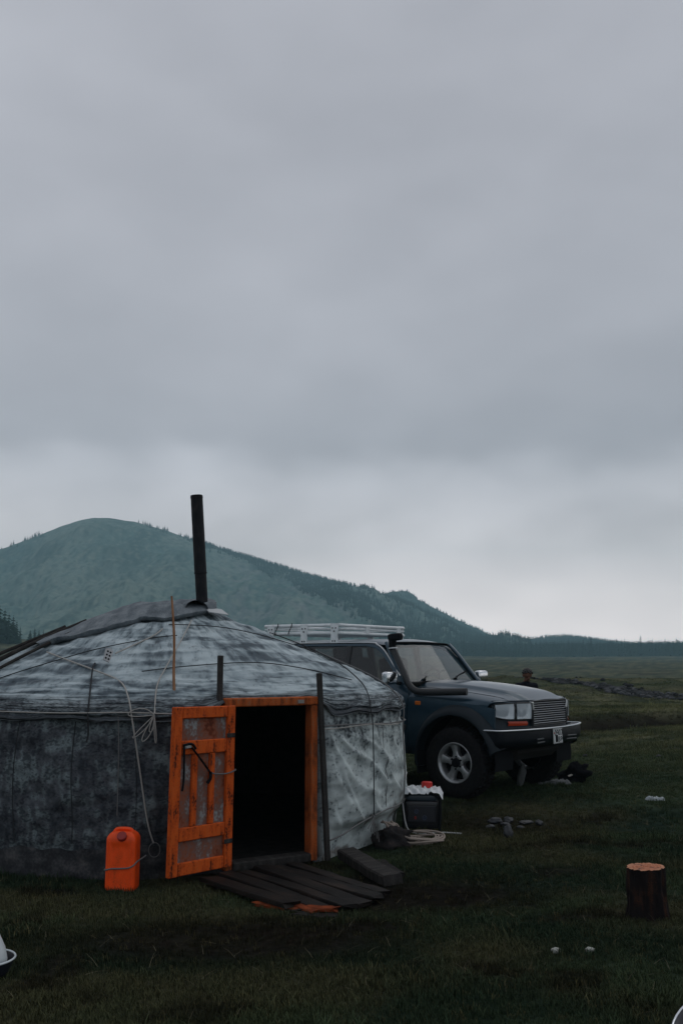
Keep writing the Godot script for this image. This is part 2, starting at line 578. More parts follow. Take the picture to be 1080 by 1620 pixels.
func hill_mesh(tab: Array, u0: float, u1: float, near: float, far: float, rough: float, tint: Callable) -> MB:
	var rows := []
	var cols := []
	for j in 131:
		var t := j / 130.0 * 1.2
		var row := []
		var cr := []
		for q in 421:
			var u := lerpf(u0, u1, q / 420.0)
			var p := hill_point(tab, u, t, near, far, rough)
			row.append(p)
			cr.append(tint.call(p, u, t))
		rows.append(row)
		cols.append(cr)
	var m := MB.new()
	m.grid(rows, Vector3(0, -9000, -far), false, null, cols)
	return m

func build_hills() -> void:
	var mat := noisy([[0.0, Color(0.35, 0.36, 0.36)], [0.35, Color(0.62, 0.63, 0.62)], [0.6, Color(0.9, 0.9, 0.88)], [1.0, Color(1.25, 1.22, 1.15)]], 1.0, 75.0, 63, 1, 1, 0.0, 0.04, true)
	mat.vertex_color_use_as_albedo = true
	var grass_tint := func(p: Vector3, u: float, t: float) -> Color:
		var c := Color(0.095, 0.155, 0.142).lerp(Color(0.175, 0.225, 0.200), sm(0.3, 0.7, 0.5 + 0.5 * ns.get_noise_2d(p.x * 0.15, p.z * 0.05)))
		var scree := sm(0.45, 0.62, 0.5 + 0.5 * ns.get_noise_2d(p.x * 0.5 + 90.0, p.z * 0.25)) * sm(250.0, 420.0, u) * sm(640.0, 500.0, u) * sm(0.2, 0.4, t) * sm(0.95, 0.7, t)
		c = c.lerp(Color(0.19, 0.20, 0.205), scree * 0.75)
		var gully := sm(0.52, 0.72, 0.5 + 0.5 * ns.get_noise_2d(p.x * 0.35, p.z * 0.07 + 40.0))
		c = c.lerp(Color(0.04, 0.075, 0.07), gully * 0.65)
		# tussocks, bushes and trails
		var fine := ns.get_noise_2d(p.x * 2.6, p.z * 1.3) + 0.7 * nb.get_noise_2d(p.x * 0.35, p.z * 0.2)
		c = c.lerp(Color(0.035, 0.07, 0.062), 0.75 * sm(0.12, 0.5, fine))
		return c.lerp(Color(0.23, 0.26, 0.215), 0.6 * sm(0.15, 0.5, -fine))
	var wood_tint := func(p: Vector3, _u: float, _t: float) -> Color:
		return Color(0.06, 0.10, 0.09).lerp(Color(0.10, 0.14, 0.12), sm(0.4, 0.7, 0.5 + 0.5 * ns.get_noise_2d(p.x * 0.1, p.z * 0.1)))
	struct("hill", hill_mesh(HILL, -700, 900, 620, 1350, 26.0, grass_tint), mat)
	struct("hill", hill_mesh(PEAK, 480, 950, 1250, 1560, 15.0, wood_tint), mat)
	struct("hill", hill_mesh(LOW, 640, 1800, 1150, 1480, 8.0, wood_tint), mat)

# ---------------------------------------------------------------- trees
func conifer(sd: int, wide: float, ragged: float, tiers := 11, arms := 8) -> MB:
	var r := RandomNumberGenerator.new()
	r.seed = sd
	var m := MB.new()
	for k in tiers:
		var f := float(k) / (tiers - 1)
		var y := lerpf(0.10, 0.97, f)
		var rad := wide * pow(1.0 - f, 0.85) + 0.012
		rad *= r.randf_range(1.0 - ragged, 1.0 + ragged * 0.6)
		var off := r.randf() * TAU
		for q in arms:
			if r.randf() < 0.16: continue
			var a := off + TAU * (q + r.randf_range(-0.3, 0.3)) / arms
			var l := rad * r.randf_range(0.55, 1.2)
			var w := 0.42 * l
			var droop := l * r.randf_range(0.15, 0.5)
			var dir := Vector3(cos(a), 0, sin(a))
			var sd2 := Vector3(-dir.z, 0, dir.x)
			var tip := dir * l + Vector3(0, y - droop, 0)
			var mid := dir * l * 0.55
			var top := Vector3(0, y + rad * 0.45 + 0.02, 0)
			m.tri(top, tip, mid + sd2 * w + Vector3(0, y - droop * 0.7, 0), Vector3(0, y - 0.6, 0))
			m.tri(top, tip, mid - sd2 * w + Vector3(0, y - droop * 0.7, 0), Vector3(0, y - 0.6, 0))
	return m

func trunk_mesh() -> MB:
	var m := MB.new()
	m.tube([Vector3(0, -0.03, 0), Vector3(0, 0.3, 0), Vector3(0.004, 0.95, 0)], [0.016, 0.012, 0.003], 6)
	return m

func leaf_mat(c1: Color, c2: Color, sd: int) -> StandardMaterial3D:
	return noisy([[0.0, c1], [1.0, c2]], 0.95, 1.0, sd)

func build_trees() -> void:
	var needles := leaf_mat(Color(0.010, 0.022, 0.016), Color(0.026, 0.048, 0.032), 71)
	var needles2 := leaf_mat(Color(0.014, 0.028, 0.018), Color(0.036, 0.058, 0.034), 73)
	var bark := mt(Color(0.03, 0.024, 0.02), 0.95)
	var crowns := []
	for k in 5: crowns.append(conifer(900 + k, [0.17, 0.2, 0.14, 0.24, 0.18][k], [0.3, 0.4, 0.35, 0.45, 0.5][k]).mesh())
	var trunk := trunk_mesh().mesh()
	# the row of trees at the far edge of the plain, each one a tree
	var r := RandomNumberGenerator.new()
	r.seed = 77
	var u := 628.0
	while u < 1118.0:
		var d := r.randf_range(690.0, 740.0)
		var x := px_dir(u) * d
		var tall := r.randf_range(9.0, 14.0) * (1.0 if r.randf() < 0.9 else 1.15)
		if u > 800.0 and u < 850.0: tall *= 0.75
		var t := thing("conifer", "dark conifer in the front row of the wood across the plain", "tree", Vector3(x, height(x, -d) - 0.2, -d), r.randf() * TAU, "conifers along the far edge of the plain")
		t.scale = Vector3.ONE * tall
		var k := r.randi() % 5
		part("crown", crowns[k], needles if r.randf() < 0.6 else needles2, t)
		part("trunk", trunk, bark, t)
		u += r.randf_range(2.6, 5.6)
	# two clumps on the slope left of the felt tent
	for g in [[-14.0, 300.0, 11.5, 0], [-4.0, 292.0, 12.0, 1], [4.0, 300.0, 11.0, 3], [11.0, 296.0, 10.0, 1], [18.0, 304.0, 9.0, 3], [24.0, 299.0, 7.6, 0], [30.0, 305.0, 5.6, 2], [46.0, 330.0, 4.4, 3], [53.0, 334.0, 5.2, 1], [60.0, 331.0, 4.6, 3], [67.0, 336.0, 4.8, 0], [74.0, 333.0, 4.0, 3], [82.0, 338.0, 3.4, 1], [92.0, 340.0, 3.0, 3]]:
		var x2: float = px_dir(g[0]) * g[1]
		var near_clump: bool = g[0] < 40.0
		var t2 := thing("conifer", "tall dark conifer in the clump on the slope below the hill" if near_clump else "low bushy conifer beside the taller clump on the slope", "tree", Vector3(x2, height(x2, -g[1]) - 0.2, -g[1]), r.randf() * TAU, "tall conifers on the slope" if near_clump else "low conifers on the slope")
		t2.scale = Vector3(1.35, 1.0, 1.35) * g[2]
		part("crown", crowns[g[3]], needles, t2)
		part("trunk", trunk, bark, t2)
	# woods that read as one mass
	var spots := []
	for k in 5200:      # behind the front row
		var uu := r.randf_range(560.0, 1190.0)
		var d := r.randf_range(735.0, 1050.0)
		if uu < 640.0 and d < 640.0 + (640.0 - uu) * 2.0: continue
		spots.append([Vector3(px_dir(uu) * d, height(px_dir(uu) * d, -d) - 0.3, -d), r.randf_range(9.5, 14.5)])
	for k in 30000:     # bands on the hill: the ridge, the spur below it and the foot
		var uu := r.randf_range(-40.0, 840.0)
		var t := r.randf_range(0.05, 1.06)
		var p := hill_point(HILL, uu, minf(t, 1.06), 620, 1350, 26.0)
		var v := 1048.0 - (p.y - EYE) / -p.z * 1500.0
		var ry := ridge_at(HILL, uu)
		var keep := 0.0
		var depth := v - ry
		if uu > 190.0: keep = sm(190.0, 300.0, uu) * sm(lerpf(7.0, 17.0, sm(200.0, 500.0, uu)), 1.0, depth) * (0.30 + 0.6 * ns.get_noise_2d(uu * 0.4, 5.0))
		if uu < 60.0: keep = 0.06 * sm(8.0, 0.0, depth)
		var band := 862.0 + (uu - 330.0) * 0.40
		var wide := lerpf(7.0, 34.0, sm(330.0, 640.0, uu))
		var off := v - band + 7.0 * ns.get_noise_2d(uu * 0.5, 77.0)
		if uu > 325.0: keep = maxf(keep, 0.95 * sm(wide, wide * 0.45, absf(off)))
		if uu > 600.0 and v > 985.0: keep = maxf(keep, 0.9 * sm(985.0, 1004.0, v - (uu - 640.0) * 0.05))
		if r.randf() > keep: continue
		spots.append([p + Vector3(0, -0.4, 0), r.randf_range(5.0, 9.0)])
	for k in 900:
		var uu := r.randf_range(570.0, 900.0)
		var t := r.randf_range(0.35, 1.04)
		var p := hill_point(PEAK, uu, t, 1250, 1560, 15.0)
		spots.append([p, r.randf_range(4.0, 6.5)])
	for k in 5200:
		var uu := r.randf_range(700.0, 1250.0)
		var t := r.randf_range(0.2, 1.04)
		spots.append([hill_point(LOW, uu, t, 1150, 1480, 8.0), r.randf_range(7.0, 11.0)])
	var mm := MultiMesh.new()
	mm.transform_format = MultiMesh.TRANSFORM_3D
	mm.mesh = conifer(950, 0.2, 0.4, 8, 7).mesh()
	mm.instance_count = spots.size()
	for k in spots.size():
		var b := Basis(Vector3.UP, r.randf() * TAU).scaled(Vector3.ONE * spots[k][1])
		mm.set_instance_transform(k, Transform3D(b, spots[k][0]))
	var o := MultiMeshInstance3D.new()
	o.name = "forest"
	o.multimesh = mm
	o.material_override = needles
	add_child(o)
	tag(o, "dark conifer forest covering the ridges and the far plain's edge", "forest")
	o.set_meta("kind", "stuff")

# ---------------------------------------------------------------- the felt tent
const ROOF := [Vector2(0.0, 2.24), Vector2(0.35, 2.23), Vector2(0.5, 2.18), Vector2(1.0, 1.98), Vector2(1.5, 1.775), Vector2(2.0, 1.565), Vector2(2.3, 1.42), Vector2(2.44, 1.335), Vector2(2.503, 1.27), Vector2(2.512, 1.19)]

func roof_profile(s: float) -> Vector2:
	var f := clampf(s, 0.0, 1.0) * (ROOF.size() - 1)
	var k := mini(int(f), ROOF.size() - 2)
	var a: Vector2 = ROOF[k]
	var b: Vector2 = ROOF[k + 1]
	return a.cubic_interpolate(b, ROOF[maxi(k - 1, 0)], ROOF[mini(k + 2, ROOF.size() - 1)], f - k)

func roof_y(r: float) -> float:
	for k in ROOF.size() - 1:
		if r <= ROOF[k + 1].x: return lerpf(ROOF[k].y, ROOF[k + 1].y, (r - ROOF[k].x) / (ROOF[k + 1].x - ROOF[k].x))
	return 1.2

func roof_point(a: float, s: float) -> Vector3:
	var da := absf(wrapf(a - DOOR_ANGLE + 0.01, -PI, PI))
	var over := sm(0.26, 0.17, da)
	var p := roof_profile(s - over * maxf(0.0, s - 0.70) * 0.72)
	var r := p.x
	var on := sm(0.3, 0.8, r)
	# cloth sagging between the roof poles, ripples that run round the roof, slack folds
	var pole := 0.5 + 0.5 * cos(a * 34.0 + 0.6 * roof_noise.get_noise_2d(a * 2.0, 9.0))
	var dy := -0.010 * (1.0 - pole) * sm(2.5, 1.9, r) * on
	var rip := roof_noise.get_noise_3d(sin(a) * r * 0.75, r * 4.6, cos(a) * r * 0.75)
	dy += 0.034 * rip * on * sm(2.55, 2.3, r)
	dy += 0.011 * roof_noise.get_noise_3d(sin(a) * r * 2.2, r * 9.0 + 20.0, cos(a) * r * 2.2) * on
	var dr := 0.022 * roof_noise.get_noise_3d(sin(a) * 4.2, r * 2.0 + p.y * 3.0, cos(a) * 4.2) * sm(2.2, 2.45, r)
	# the hem hangs in shallow scallops
	var hem := sm(2.495, 2.512, r)
	dy += hem * (0.020 * roof_noise.get_noise_2d(a * 3.2, 51.0) + 0.006 * sin(a * 23.0 + 3.0 * roof_noise.get_noise_2d(a * 2.0, 8.0)))
	r += dr + hem * 0.012 * sin(a * 31.0 + 2.0 * roof_noise.get_noise_2d(a * 4.0, 3.0))
	return Vector3(r * sin(a), p.y + dy, r * cos(a))

const FOLDS := [[43.0, 1.08, 52.0, 0.30, 0.050, 0.05], [44.0, 0.98, 61.0, 0.40, 0.055, 0.055], [45.0, 1.12, 68.0, 0.52, 0.045, 0.045], [43.0, 0.72, 49.0, 0.12, 0.040, 0.045], [51.0, 1.06, 73.0, 0.72, 0.035, 0.04], [47.0, 0.74, 57.0, 0.20, 0.045, 0.045], [60.0, 0.98, 76.0, 0.34, 0.045, 0.05], [67.0, 1.06, 80.0, 0.62, 0.04, 0.045], [55.0, 0.60, 66.0, 0.24, 0.04, 0.045], [72.0, 0.80, 84.0, 0.28, 0.045, 0.05]]

func wall_r(a: float, y: float) -> float:
	var r := 2.45 + 0.06 * sin(PI * clampf(y, 0.0, 1.3) / 1.3)
	var s := a * 2.45
	var right := sm(0.74, 0.86, a) * sm(2.2, 1.6, a)
	# right of the door the slack cover hangs in slanting folds
	var w := roof_noise.get_noise_2d(s * 0.5, y * 0.7 + 4.0)
	var slant := s * 1.0 - (1.25 - y) * (0.42 + 0.25 * w)
	var f1 := 0.5 + 0.5 * sin(slant * 21.0 + 3.0 * w)
	var f2 := sin(slant * 47.0 + 5.0 * w + y * 3.0)
	var env := sm(0.1, 0.35, y) * sm(1.28, 0.95, y)
	if right > 0.0:
		for fd in FOLDS:
			var p0 := Vector2(deg_to_rad(fd[0]) * 2.45, fd[1])
			var p1 := Vector2(deg_to_rad(fd[2]) * 2.45, fd[3])
			var ab := p1 - p0
			var pp := Vector2(s, y + 0.03 * sin(s * 9.0 + fd[1] * 7.0))
			var tt := (pp - p0).dot(ab) / ab.length_squared()
			if tt < -0.1 or tt > 1.1: continue
			# hanging folds sag: bend each line downwards
			var at := p0 + ab * tt + Vector2(-0.04, -0.05) * sin(clampf(tt, 0, 1) * PI)
			var side := (pp - at).dot(ab.normalized().orthogonal())
			var w2: float = fd[5] * 1.15 * (0.6 + 0.7 * clampf(tt, 0, 1))
			r += right * 0.62 * fd[4] * exp(-pow(side / (w2 if side > 0.0 else w2 * 0.45), 2.0)) * sm(-0.1, 0.15, tt) * sm(1.1, 0.8, tt)
	r += right * env * 0.004 * (f1 + f2 * 0.5)
	r += right * 0.02 * sm(0.75, 0.4, y) * sm(0.14, 0.32, y)
	r -= right * 0.05 * sm(0.28, 0.18, y)
	# left of it broad, flat dents and a few slanting creases
	var left := 1.0 - right
	r += left * 0.022 * roof_noise.get_noise_2d(s * 0.9, y * 1.6 + 30.0)
	var c2 := sin((s * 0.8 + y * 1.0) * 12.0 + 3.0 * roof_noise.get_noise_2d(s * 0.6, y))
	r += left * 0.010 * pow(absf(c2), 3.0) * sm(-0.25, 0.35, a)
	r += 0.006 * roof_noise.get_noise_2d(s * 4.0, y * 3.0 + 8.0)
	# pulled flat beside the door
	r -= 0.085 * sm(0.10, 0.36, a) * sm(0.56, 0.50, a) + 0.04 * sm(0.80, 0.72, a) * sm(0.60, 0.66, a)
	# drawn in by the belts
	r -= 0.022 * exp(-pow((y - (1.24 if a < 0.6 else 1.085)) / 0.022, 2.0))
	return r

func G(deg: float, r: float, y: float, off := 0.0) -> Vector3:
	var a := deg_to_rad(deg)
	return Vector3((r + off) * sin(a), y + off * 0.6, (r + off) * cos(a))

func canvas_wall() -> ImageTexture:
	var w := 2048
	var h := 256
	var big := stretch(noise(0.016, 101, 5), w, h, 1, 1)
	var mid := bytes(noise(0.035, 102, 5), w, h)
	var fine := bytes(noise(0.16, 103, 4), w, h)
	var run := stretch(noise(0.10, 104, 3), w, h, 1, 4)
	var d := PackedByteArray()
	d.resize(w * h * 3)
	for y in h:
		var v := float(y) / h             # 0 at the top hem
		for x in w:
			var k := y * w + x
			var a := (float(x) / w - 0.5) * TAU
			var right := sm(0.70, 0.80, a) * sm(2.4, 1.9, a)
			var b := big[k] / 255.0
			var m := mid[k] / 255.0
			var f := fine[k] / 255.0
			var s := run[k] / 255.0
			var mould := b * 0.34 + m * 0.34 + f * 0.32
			# black mould in spots and blotches, thickest left of the door, under the eave and along the door edge
			var bias := lerpf(0.10, -0.10, right) + right * (0.20 * sm(0.45, 0.1, v) + 0.06 * sm(0.6, 0.85, s))
			bias -= 0.10 * sm(1.0, 0.1, Vector2((a + 0.18) * 2.6, (v - 0.42) * 2.0).length())
			bias += 0.06 * (1.0 - right) * sm(0.70, 0.9, v)
			var q := sm(0.30, 0.80, mould + bias)
			var speck := sm(0.60, 0.76, f * 0.7 + m * 0.3 + bias * 0.4)
			var pale := Color(0.58, 0.65, 0.64).lerp(Color(0.40, 0.45, 0.45), m)
			# left of the door the cloth is soaked dark: soft patches and runs
			var soft := b * 0.42 + s * 0.30 + m * 0.28 - 0.22 * (bias - 0.1)
			var soak := Color(0.027, 0.032, 0.039).lerp(Color(0.064, 0.071, 0.080), sm(0.28, 0.48, soft + 0.10 * sm(0.3, 0.0, v))).lerp(Color(0.140, 0.172, 0.180), sm(0.48, 0.64, soft + 0.06 * sm(0.3, 0.0, v)))
			soak = soak * (0.50 + 1.4 * f)
			soak = soak.lerp(Color(0.012, 0.014, 0.020), 0.75 * sm(0.50, 0.62, m * 0.5 + f * 0.5 + bias * 0.2))
			var worn := pale.lerp(Color(0.26, 0.31, 0.32), q * 0.75)
			worn = worn.lerp(Color(0.018, 0.022, 0.030), sm(0.42, 0.82, mould * 0.7 + s * 0.3 + bias * 1.1) * 0.85)
			var c := soak.lerp(worn, right)
			c = c.lerp(Color(0.014, 0.017, 0.024), speck * lerpf(0.30, 0.75, right))
			c.a = 1.0
			# brown rust-like patches low down on the pale side
			c = c.lerp(Color(0.16, 0.10, 0.07), right * 0.5 * sm(0.66, 0.8, b) * sm(0.5, 0.8, v))
			c = c.linear_to_srgb()
			d[k * 3] = c.r8; d[k * 3 + 1] = c.g8; d[k * 3 + 2] = c.b8
	return rgb_tex(d, w, h)

func canvas_roof() -> ImageTexture:
	# unrolled round the roof: along x the way round, along y from the crown to the hem
	var w := 2048
	var h := 384
	var big := bytes(noise(0.010, 111, 4), w, h)
	var mid := bytes(noise(0.04, 112, 5), w, h)
	var fine := bytes(noise(0.18, 113, 4), w, h)
	var ring := stretch(noise(0.05, 114, 5), w, h, 10, 1)
	var d := PackedByteArray()
	d.resize(w * h * 3)
	for y in h:
		var v := float(y) / h
		for x in w:
			var k := y * w + x
			var b := big[k] / 255.0
			var m := mid[k] / 255.0
			var f := fine[k] / 255.0
			var s := ring[k] / 255.0
			var streak := s * 0.46 + b * 0.28 + m * 0.26
			var c := Color(0.42, 0.49, 0.515).lerp(Color(0.235, 0.29, 0.315), sm(0.30, 0.58, streak))
			# grey dirt drawn out along the way round
			c = c.lerp(Color(0.055, 0.075, 0.092), 0.92 * sm(0.47, 0.70, streak + 0.05 * (f - 0.5)))
			# mould: a spotted belt above the eave, scattered spots higher up
			var belt := sm(0.71, 0.79, v + 0.05 * (b - 0.5)) * sm(1.03, 0.93, v)
			var spots := sm(0.46, 0.62, m * 0.35 + f * 0.55 + b * 0.1 + belt * 0.06 - 0.03)
			c = c.lerp(Color(0.11, 0.128, 0.14), 0.55 * belt)
			c = c.lerp(Color(0.030, 0.033, 0.040), spots * (0.18 + 0.66 * belt))
			c = c.lerp(Color(0.03, 0.034, 0.04), 0.5 * sm(0.66, 0.78, f * 0.7 + m * 0.3))
			var hem := sm(0.925, 0.945, v + 0.02 * (m - 0.5))
			c = c.lerp(Color(0.035, 0.036, 0.045).lerp(Color(0.15, 0.17, 0.18), sm(0.45, 0.7, m * 0.5 + f * 0.5)), hem * 0.75)
			c = c.linear_to_srgb()
			d[k * 3] = c.r8; d[k * 3 + 1] = c.g8; d[k * 3 + 2] = c.b8
	return rgb_tex(d, w, h)

func cloth_mat(tex: Texture2D, relief: Image, deep: float) -> StandardMaterial3D:
	var m := StandardMaterial3D.new()
	m.albedo_texture = tex
	m.roughness = 0.72
	m.metallic_specular = 0.25
	m.heightmap_enabled = true
	m.heightmap_texture = ImageTexture.create_from_image(relief)
	m.heightmap_scale = deep
	return m

func build_ger() -> void:
	var t := thing("ger", "round felt tent under weathered grey canvas with an open orange door", "tent", GER)
	# wall cover, open at the door
	var cl := cloth_mat(canvas_wall(), noise(0.02, 131, 4).get_seamless_image(1024, 128), 6.0)
	var wall := MB.new()
	var rows := []
	var uvs := []
	var a0 := DOOR_ANGLE + 0.165
	var a1 := DOOR_ANGLE - 0.165 + TAU
	for j in 61:
		var y := lerpf(1.32, -0.04, j / 60.0)
		var row := []
		var ur := []
		for q in 561:
			var a := lerpf(a0, a1, q / 560.0)
			var aa := a if a < PI else a - TAU
			var r := wall_r(aa, y)
			row.append(Vector3(r * sin(a), y, r * cos(a)))
			ur.append(Vector2(a / TAU + 0.5, (1.32 - y) / 1.36))
		rows.append(row); uvs.append(ur)
	wall.grid(rows, Vector3(0, 0.7, 0), false, uvs)
	part("wall_cover", wall, cl, t)
	# felt lining inside
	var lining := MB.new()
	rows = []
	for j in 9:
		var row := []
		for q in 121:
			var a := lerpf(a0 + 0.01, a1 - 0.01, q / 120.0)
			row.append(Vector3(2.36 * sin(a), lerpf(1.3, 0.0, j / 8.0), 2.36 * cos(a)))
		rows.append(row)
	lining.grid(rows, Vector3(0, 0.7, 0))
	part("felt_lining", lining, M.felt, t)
	# roof cover
	var roof := MB.new()
	rows = []; uvs = []
	for j in 121:
		var s := j / 120.0
		var row := []
		var ur := []
		for q in 541:
			var a := TAU * float(q % 540) / 540.0
			row.append(roof_point(a, s))
			ur.append(Vector2(q / 540.0 * 1.0, s))
		rows.append(row); uvs.append(ur)
	roof.grid(rows, Vector3(0, 0.9, 0), true, uvs)
	var wrinkle := noise(0.06, 132, 4).get_seamless_image(256, 256)
	wrinkle.resize(1024, 256, Image.INTERPOLATE_CUBIC)
	part("roof_cover", roof, cloth_mat(canvas_roof(), wrinkle, 9.0), t)
	# skirt of dark canvas along the foot of the wall, left of the door
	var skirt := MB.new()
	rows = []; uvs = []
	for j in 9:
		var row := []
		var ur := []
		for q in 241:
			var a := lerpf(-2.2, DOOR_ANGLE - 0.2, q / 240.0)
			var top := 0.225 + 0.03 * sin(a * 2.3) + 0.05 * roof_noise.get_noise_2d(a * 5.0, 70.0)
			var y := lerpf(top, -0.03, j / 8.0)
			var r := wall_r(a, y) + 0.012 + 0.02 * (j / 8.0) + 0.014 * roof_noise.get_noise_2d(a * 9.0, y * 4.0)
			row.append(Vector3(r * sin(a), y, r * cos(a)))
			ur.append(Vector2(a * 2.4, y * 1.0))
		rows.append(row); uvs.append(ur)
	skirt.grid(rows, Vector3(0, 0.5, 0), false, uvs)
	part("skirt", skirt, noisy([[0.0, Color(0.012, 0.013, 0.016)], [0.45, Color(0.04, 0.042, 0.046)], [0.7, Color(0.085, 0.085, 0.088)], [1.0, Color(0.16, 0.15, 0.14)]], 0.85, 0.9, 121, 1, 1, 0.3), t)
	# crown: ring under the cover flap, flap of canvas pulled to one side, rolled corner
	var flap_mat := noisy([[0.0, Color(0.03, 0.034, 0.04)], [0.35, Color(0.10, 0.12, 0.135)], [0.65, Color(0.19, 0.215, 0.23)], [1.0, Color(0.32, 0.345, 0.36)]], 0.75, 0.8, 123, 1, 2, 0.3)
	var front := [[62, 0.62], [38, 0.70], [11, 0.84], [-9, 0.86], [-20, 1.08], [-32, 1.26], [-44, 1.50]]
	var back := [[118, 0.50], [150, 0.50], [190, 0.55], [235, 0.62], [262, 0.90], [280, 1.20], [292, 1.46]]
	rows = []
	for k in 37:
		var f := k / 36.0 * 6.0
		var q := mini(int(f), 5)
		var fr := f - q
		var pf := G(lerpf(front[q][0], front[q + 1][0], fr), lerpf(front[q][1], front[q + 1][1], fr), 0)
		var pb := G(lerpf(back[q][0], back[q + 1][0], fr), lerpf(back[q][1], back[q + 1][1], fr), 0)
		var row := []
		for j in 15:
			var b := j / 14.0
			var p := pf.lerp(pb, b)
			p += (pf - pb).normalized() * 0.02 * roof_noise.get_noise_2d(f * 1.5, 4.0) * (1.0 - b)
			var rr := Vector2(p.x, p.z).length()
			var lift := 0.055 + 0.02 * roof_noise.get_noise_2d(f * 1.2, b * 3.0)
			p.y = roof_y(rr) + lift + 0.005 * sin(f * 7.0 + b * 9.0) * sm(0.5, 0.0, b) + 0.07 * sm(2.2, 0.2, f) * sm(1.0, 0.5, absf(b - 0.4) * 2.0)
			row.append(p)
		rows.append(row)
	var flap := MB.new()
	flap.grid(rows, Vector3(0, 0.5, 0))
	part("crown_flap", flap, flap_mat, t)
	# the flap's front edge, turned under
	var hem_rows := []
	for k in rows.size():
		var p: Vector3 = rows[k][0]
		var inward := Vector3(-p.x, 0, -p.z).normalized()
		hem_rows.append([p, p + Vector3(0, -0.03, 0) + inward * 0.01, p + Vector3(0, -0.04, 0) + inward * 0.06])
	var hem := MB.new()
	hem.grid(hem_rows, Vector3(0, 2.0, 0))
	part("flap_hem", hem, flap_mat, t)
	var roll := MB.new()
	var ax := Vector3(0.45, -0.12, 0.85).normalized()
	var s1 := ax.cross(Vector3.UP).normalized()
	var s2 := s1.cross(ax).normalized()
	var rr2 := []
	for j in 9:
		var f := j / 8.0
		var row := []
		for q in 25:
			var a := TAU * (q % 24) / 24.0
			var r := lerpf(0.075, 0.088, f) * (1.0 + 0.10 * sin(a * 2.0 + 1.0) + 0.05 * sin(a * 3.0 + f * 3.0))
			row.append(Vector3(0.28, 2.235, 0.36) + ax * (f - 0.5) * 0.42 + s1 * cos(a) * r * 1.25 + s2 * sin(a) * r * 0.8)
		rr2.append(row)
	roll.grid(rr2, Vector3(0.28, 2.235, 0.36), true)
	part("rolled_corner", roll, flap_mat, t)
	# stove pipe leaning out of the crown
	var p0 := Vector3(-1.400, 1.55, -9.93) - GER
	var p1 := Vector3(-1.545, 3.41, -9.97) - GER
	var pm := p0.lerp(p1, 0.55)
	var pipe := MB.new()
	pipe.tube([p0, p0.lerp(p1, 0.3), pm - (p1 - p0) * 0.004], 0.061, 20, false)
	pipe.tube([pm, pm.lerp(p1, 0.5), p1], 0.064, 20, false)
	pipe.tube([p1 - (p1 - p0) * 0.004, p0], 0.057, 20, false)
	part("stove_pipe", pipe, M.pipe, t)
	for f in [0.55, 0.985]: part("pipe_seam", tubed([p0.lerp(p1, f), p0.lerp(p1, f + 0.008)], 0.067, 20), M.pipe, t)
	var plate := MB.new()
	plate.cbox(Transform3D(Basis.from_euler(Vector3(0.32, 0.5, -0.12)), Vector3(0.55, 2.175, 0.42)), Vector3(0.22, 0.012, 0.2), 0.003)
	part("tin_plate", plate, mt(Color(0.4, 0.42, 0.43), 0.55, 0.4), t)
	build_door(t)
	# floor inside
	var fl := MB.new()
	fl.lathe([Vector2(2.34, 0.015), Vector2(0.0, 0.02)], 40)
	part("floor", fl, M.felt, t)
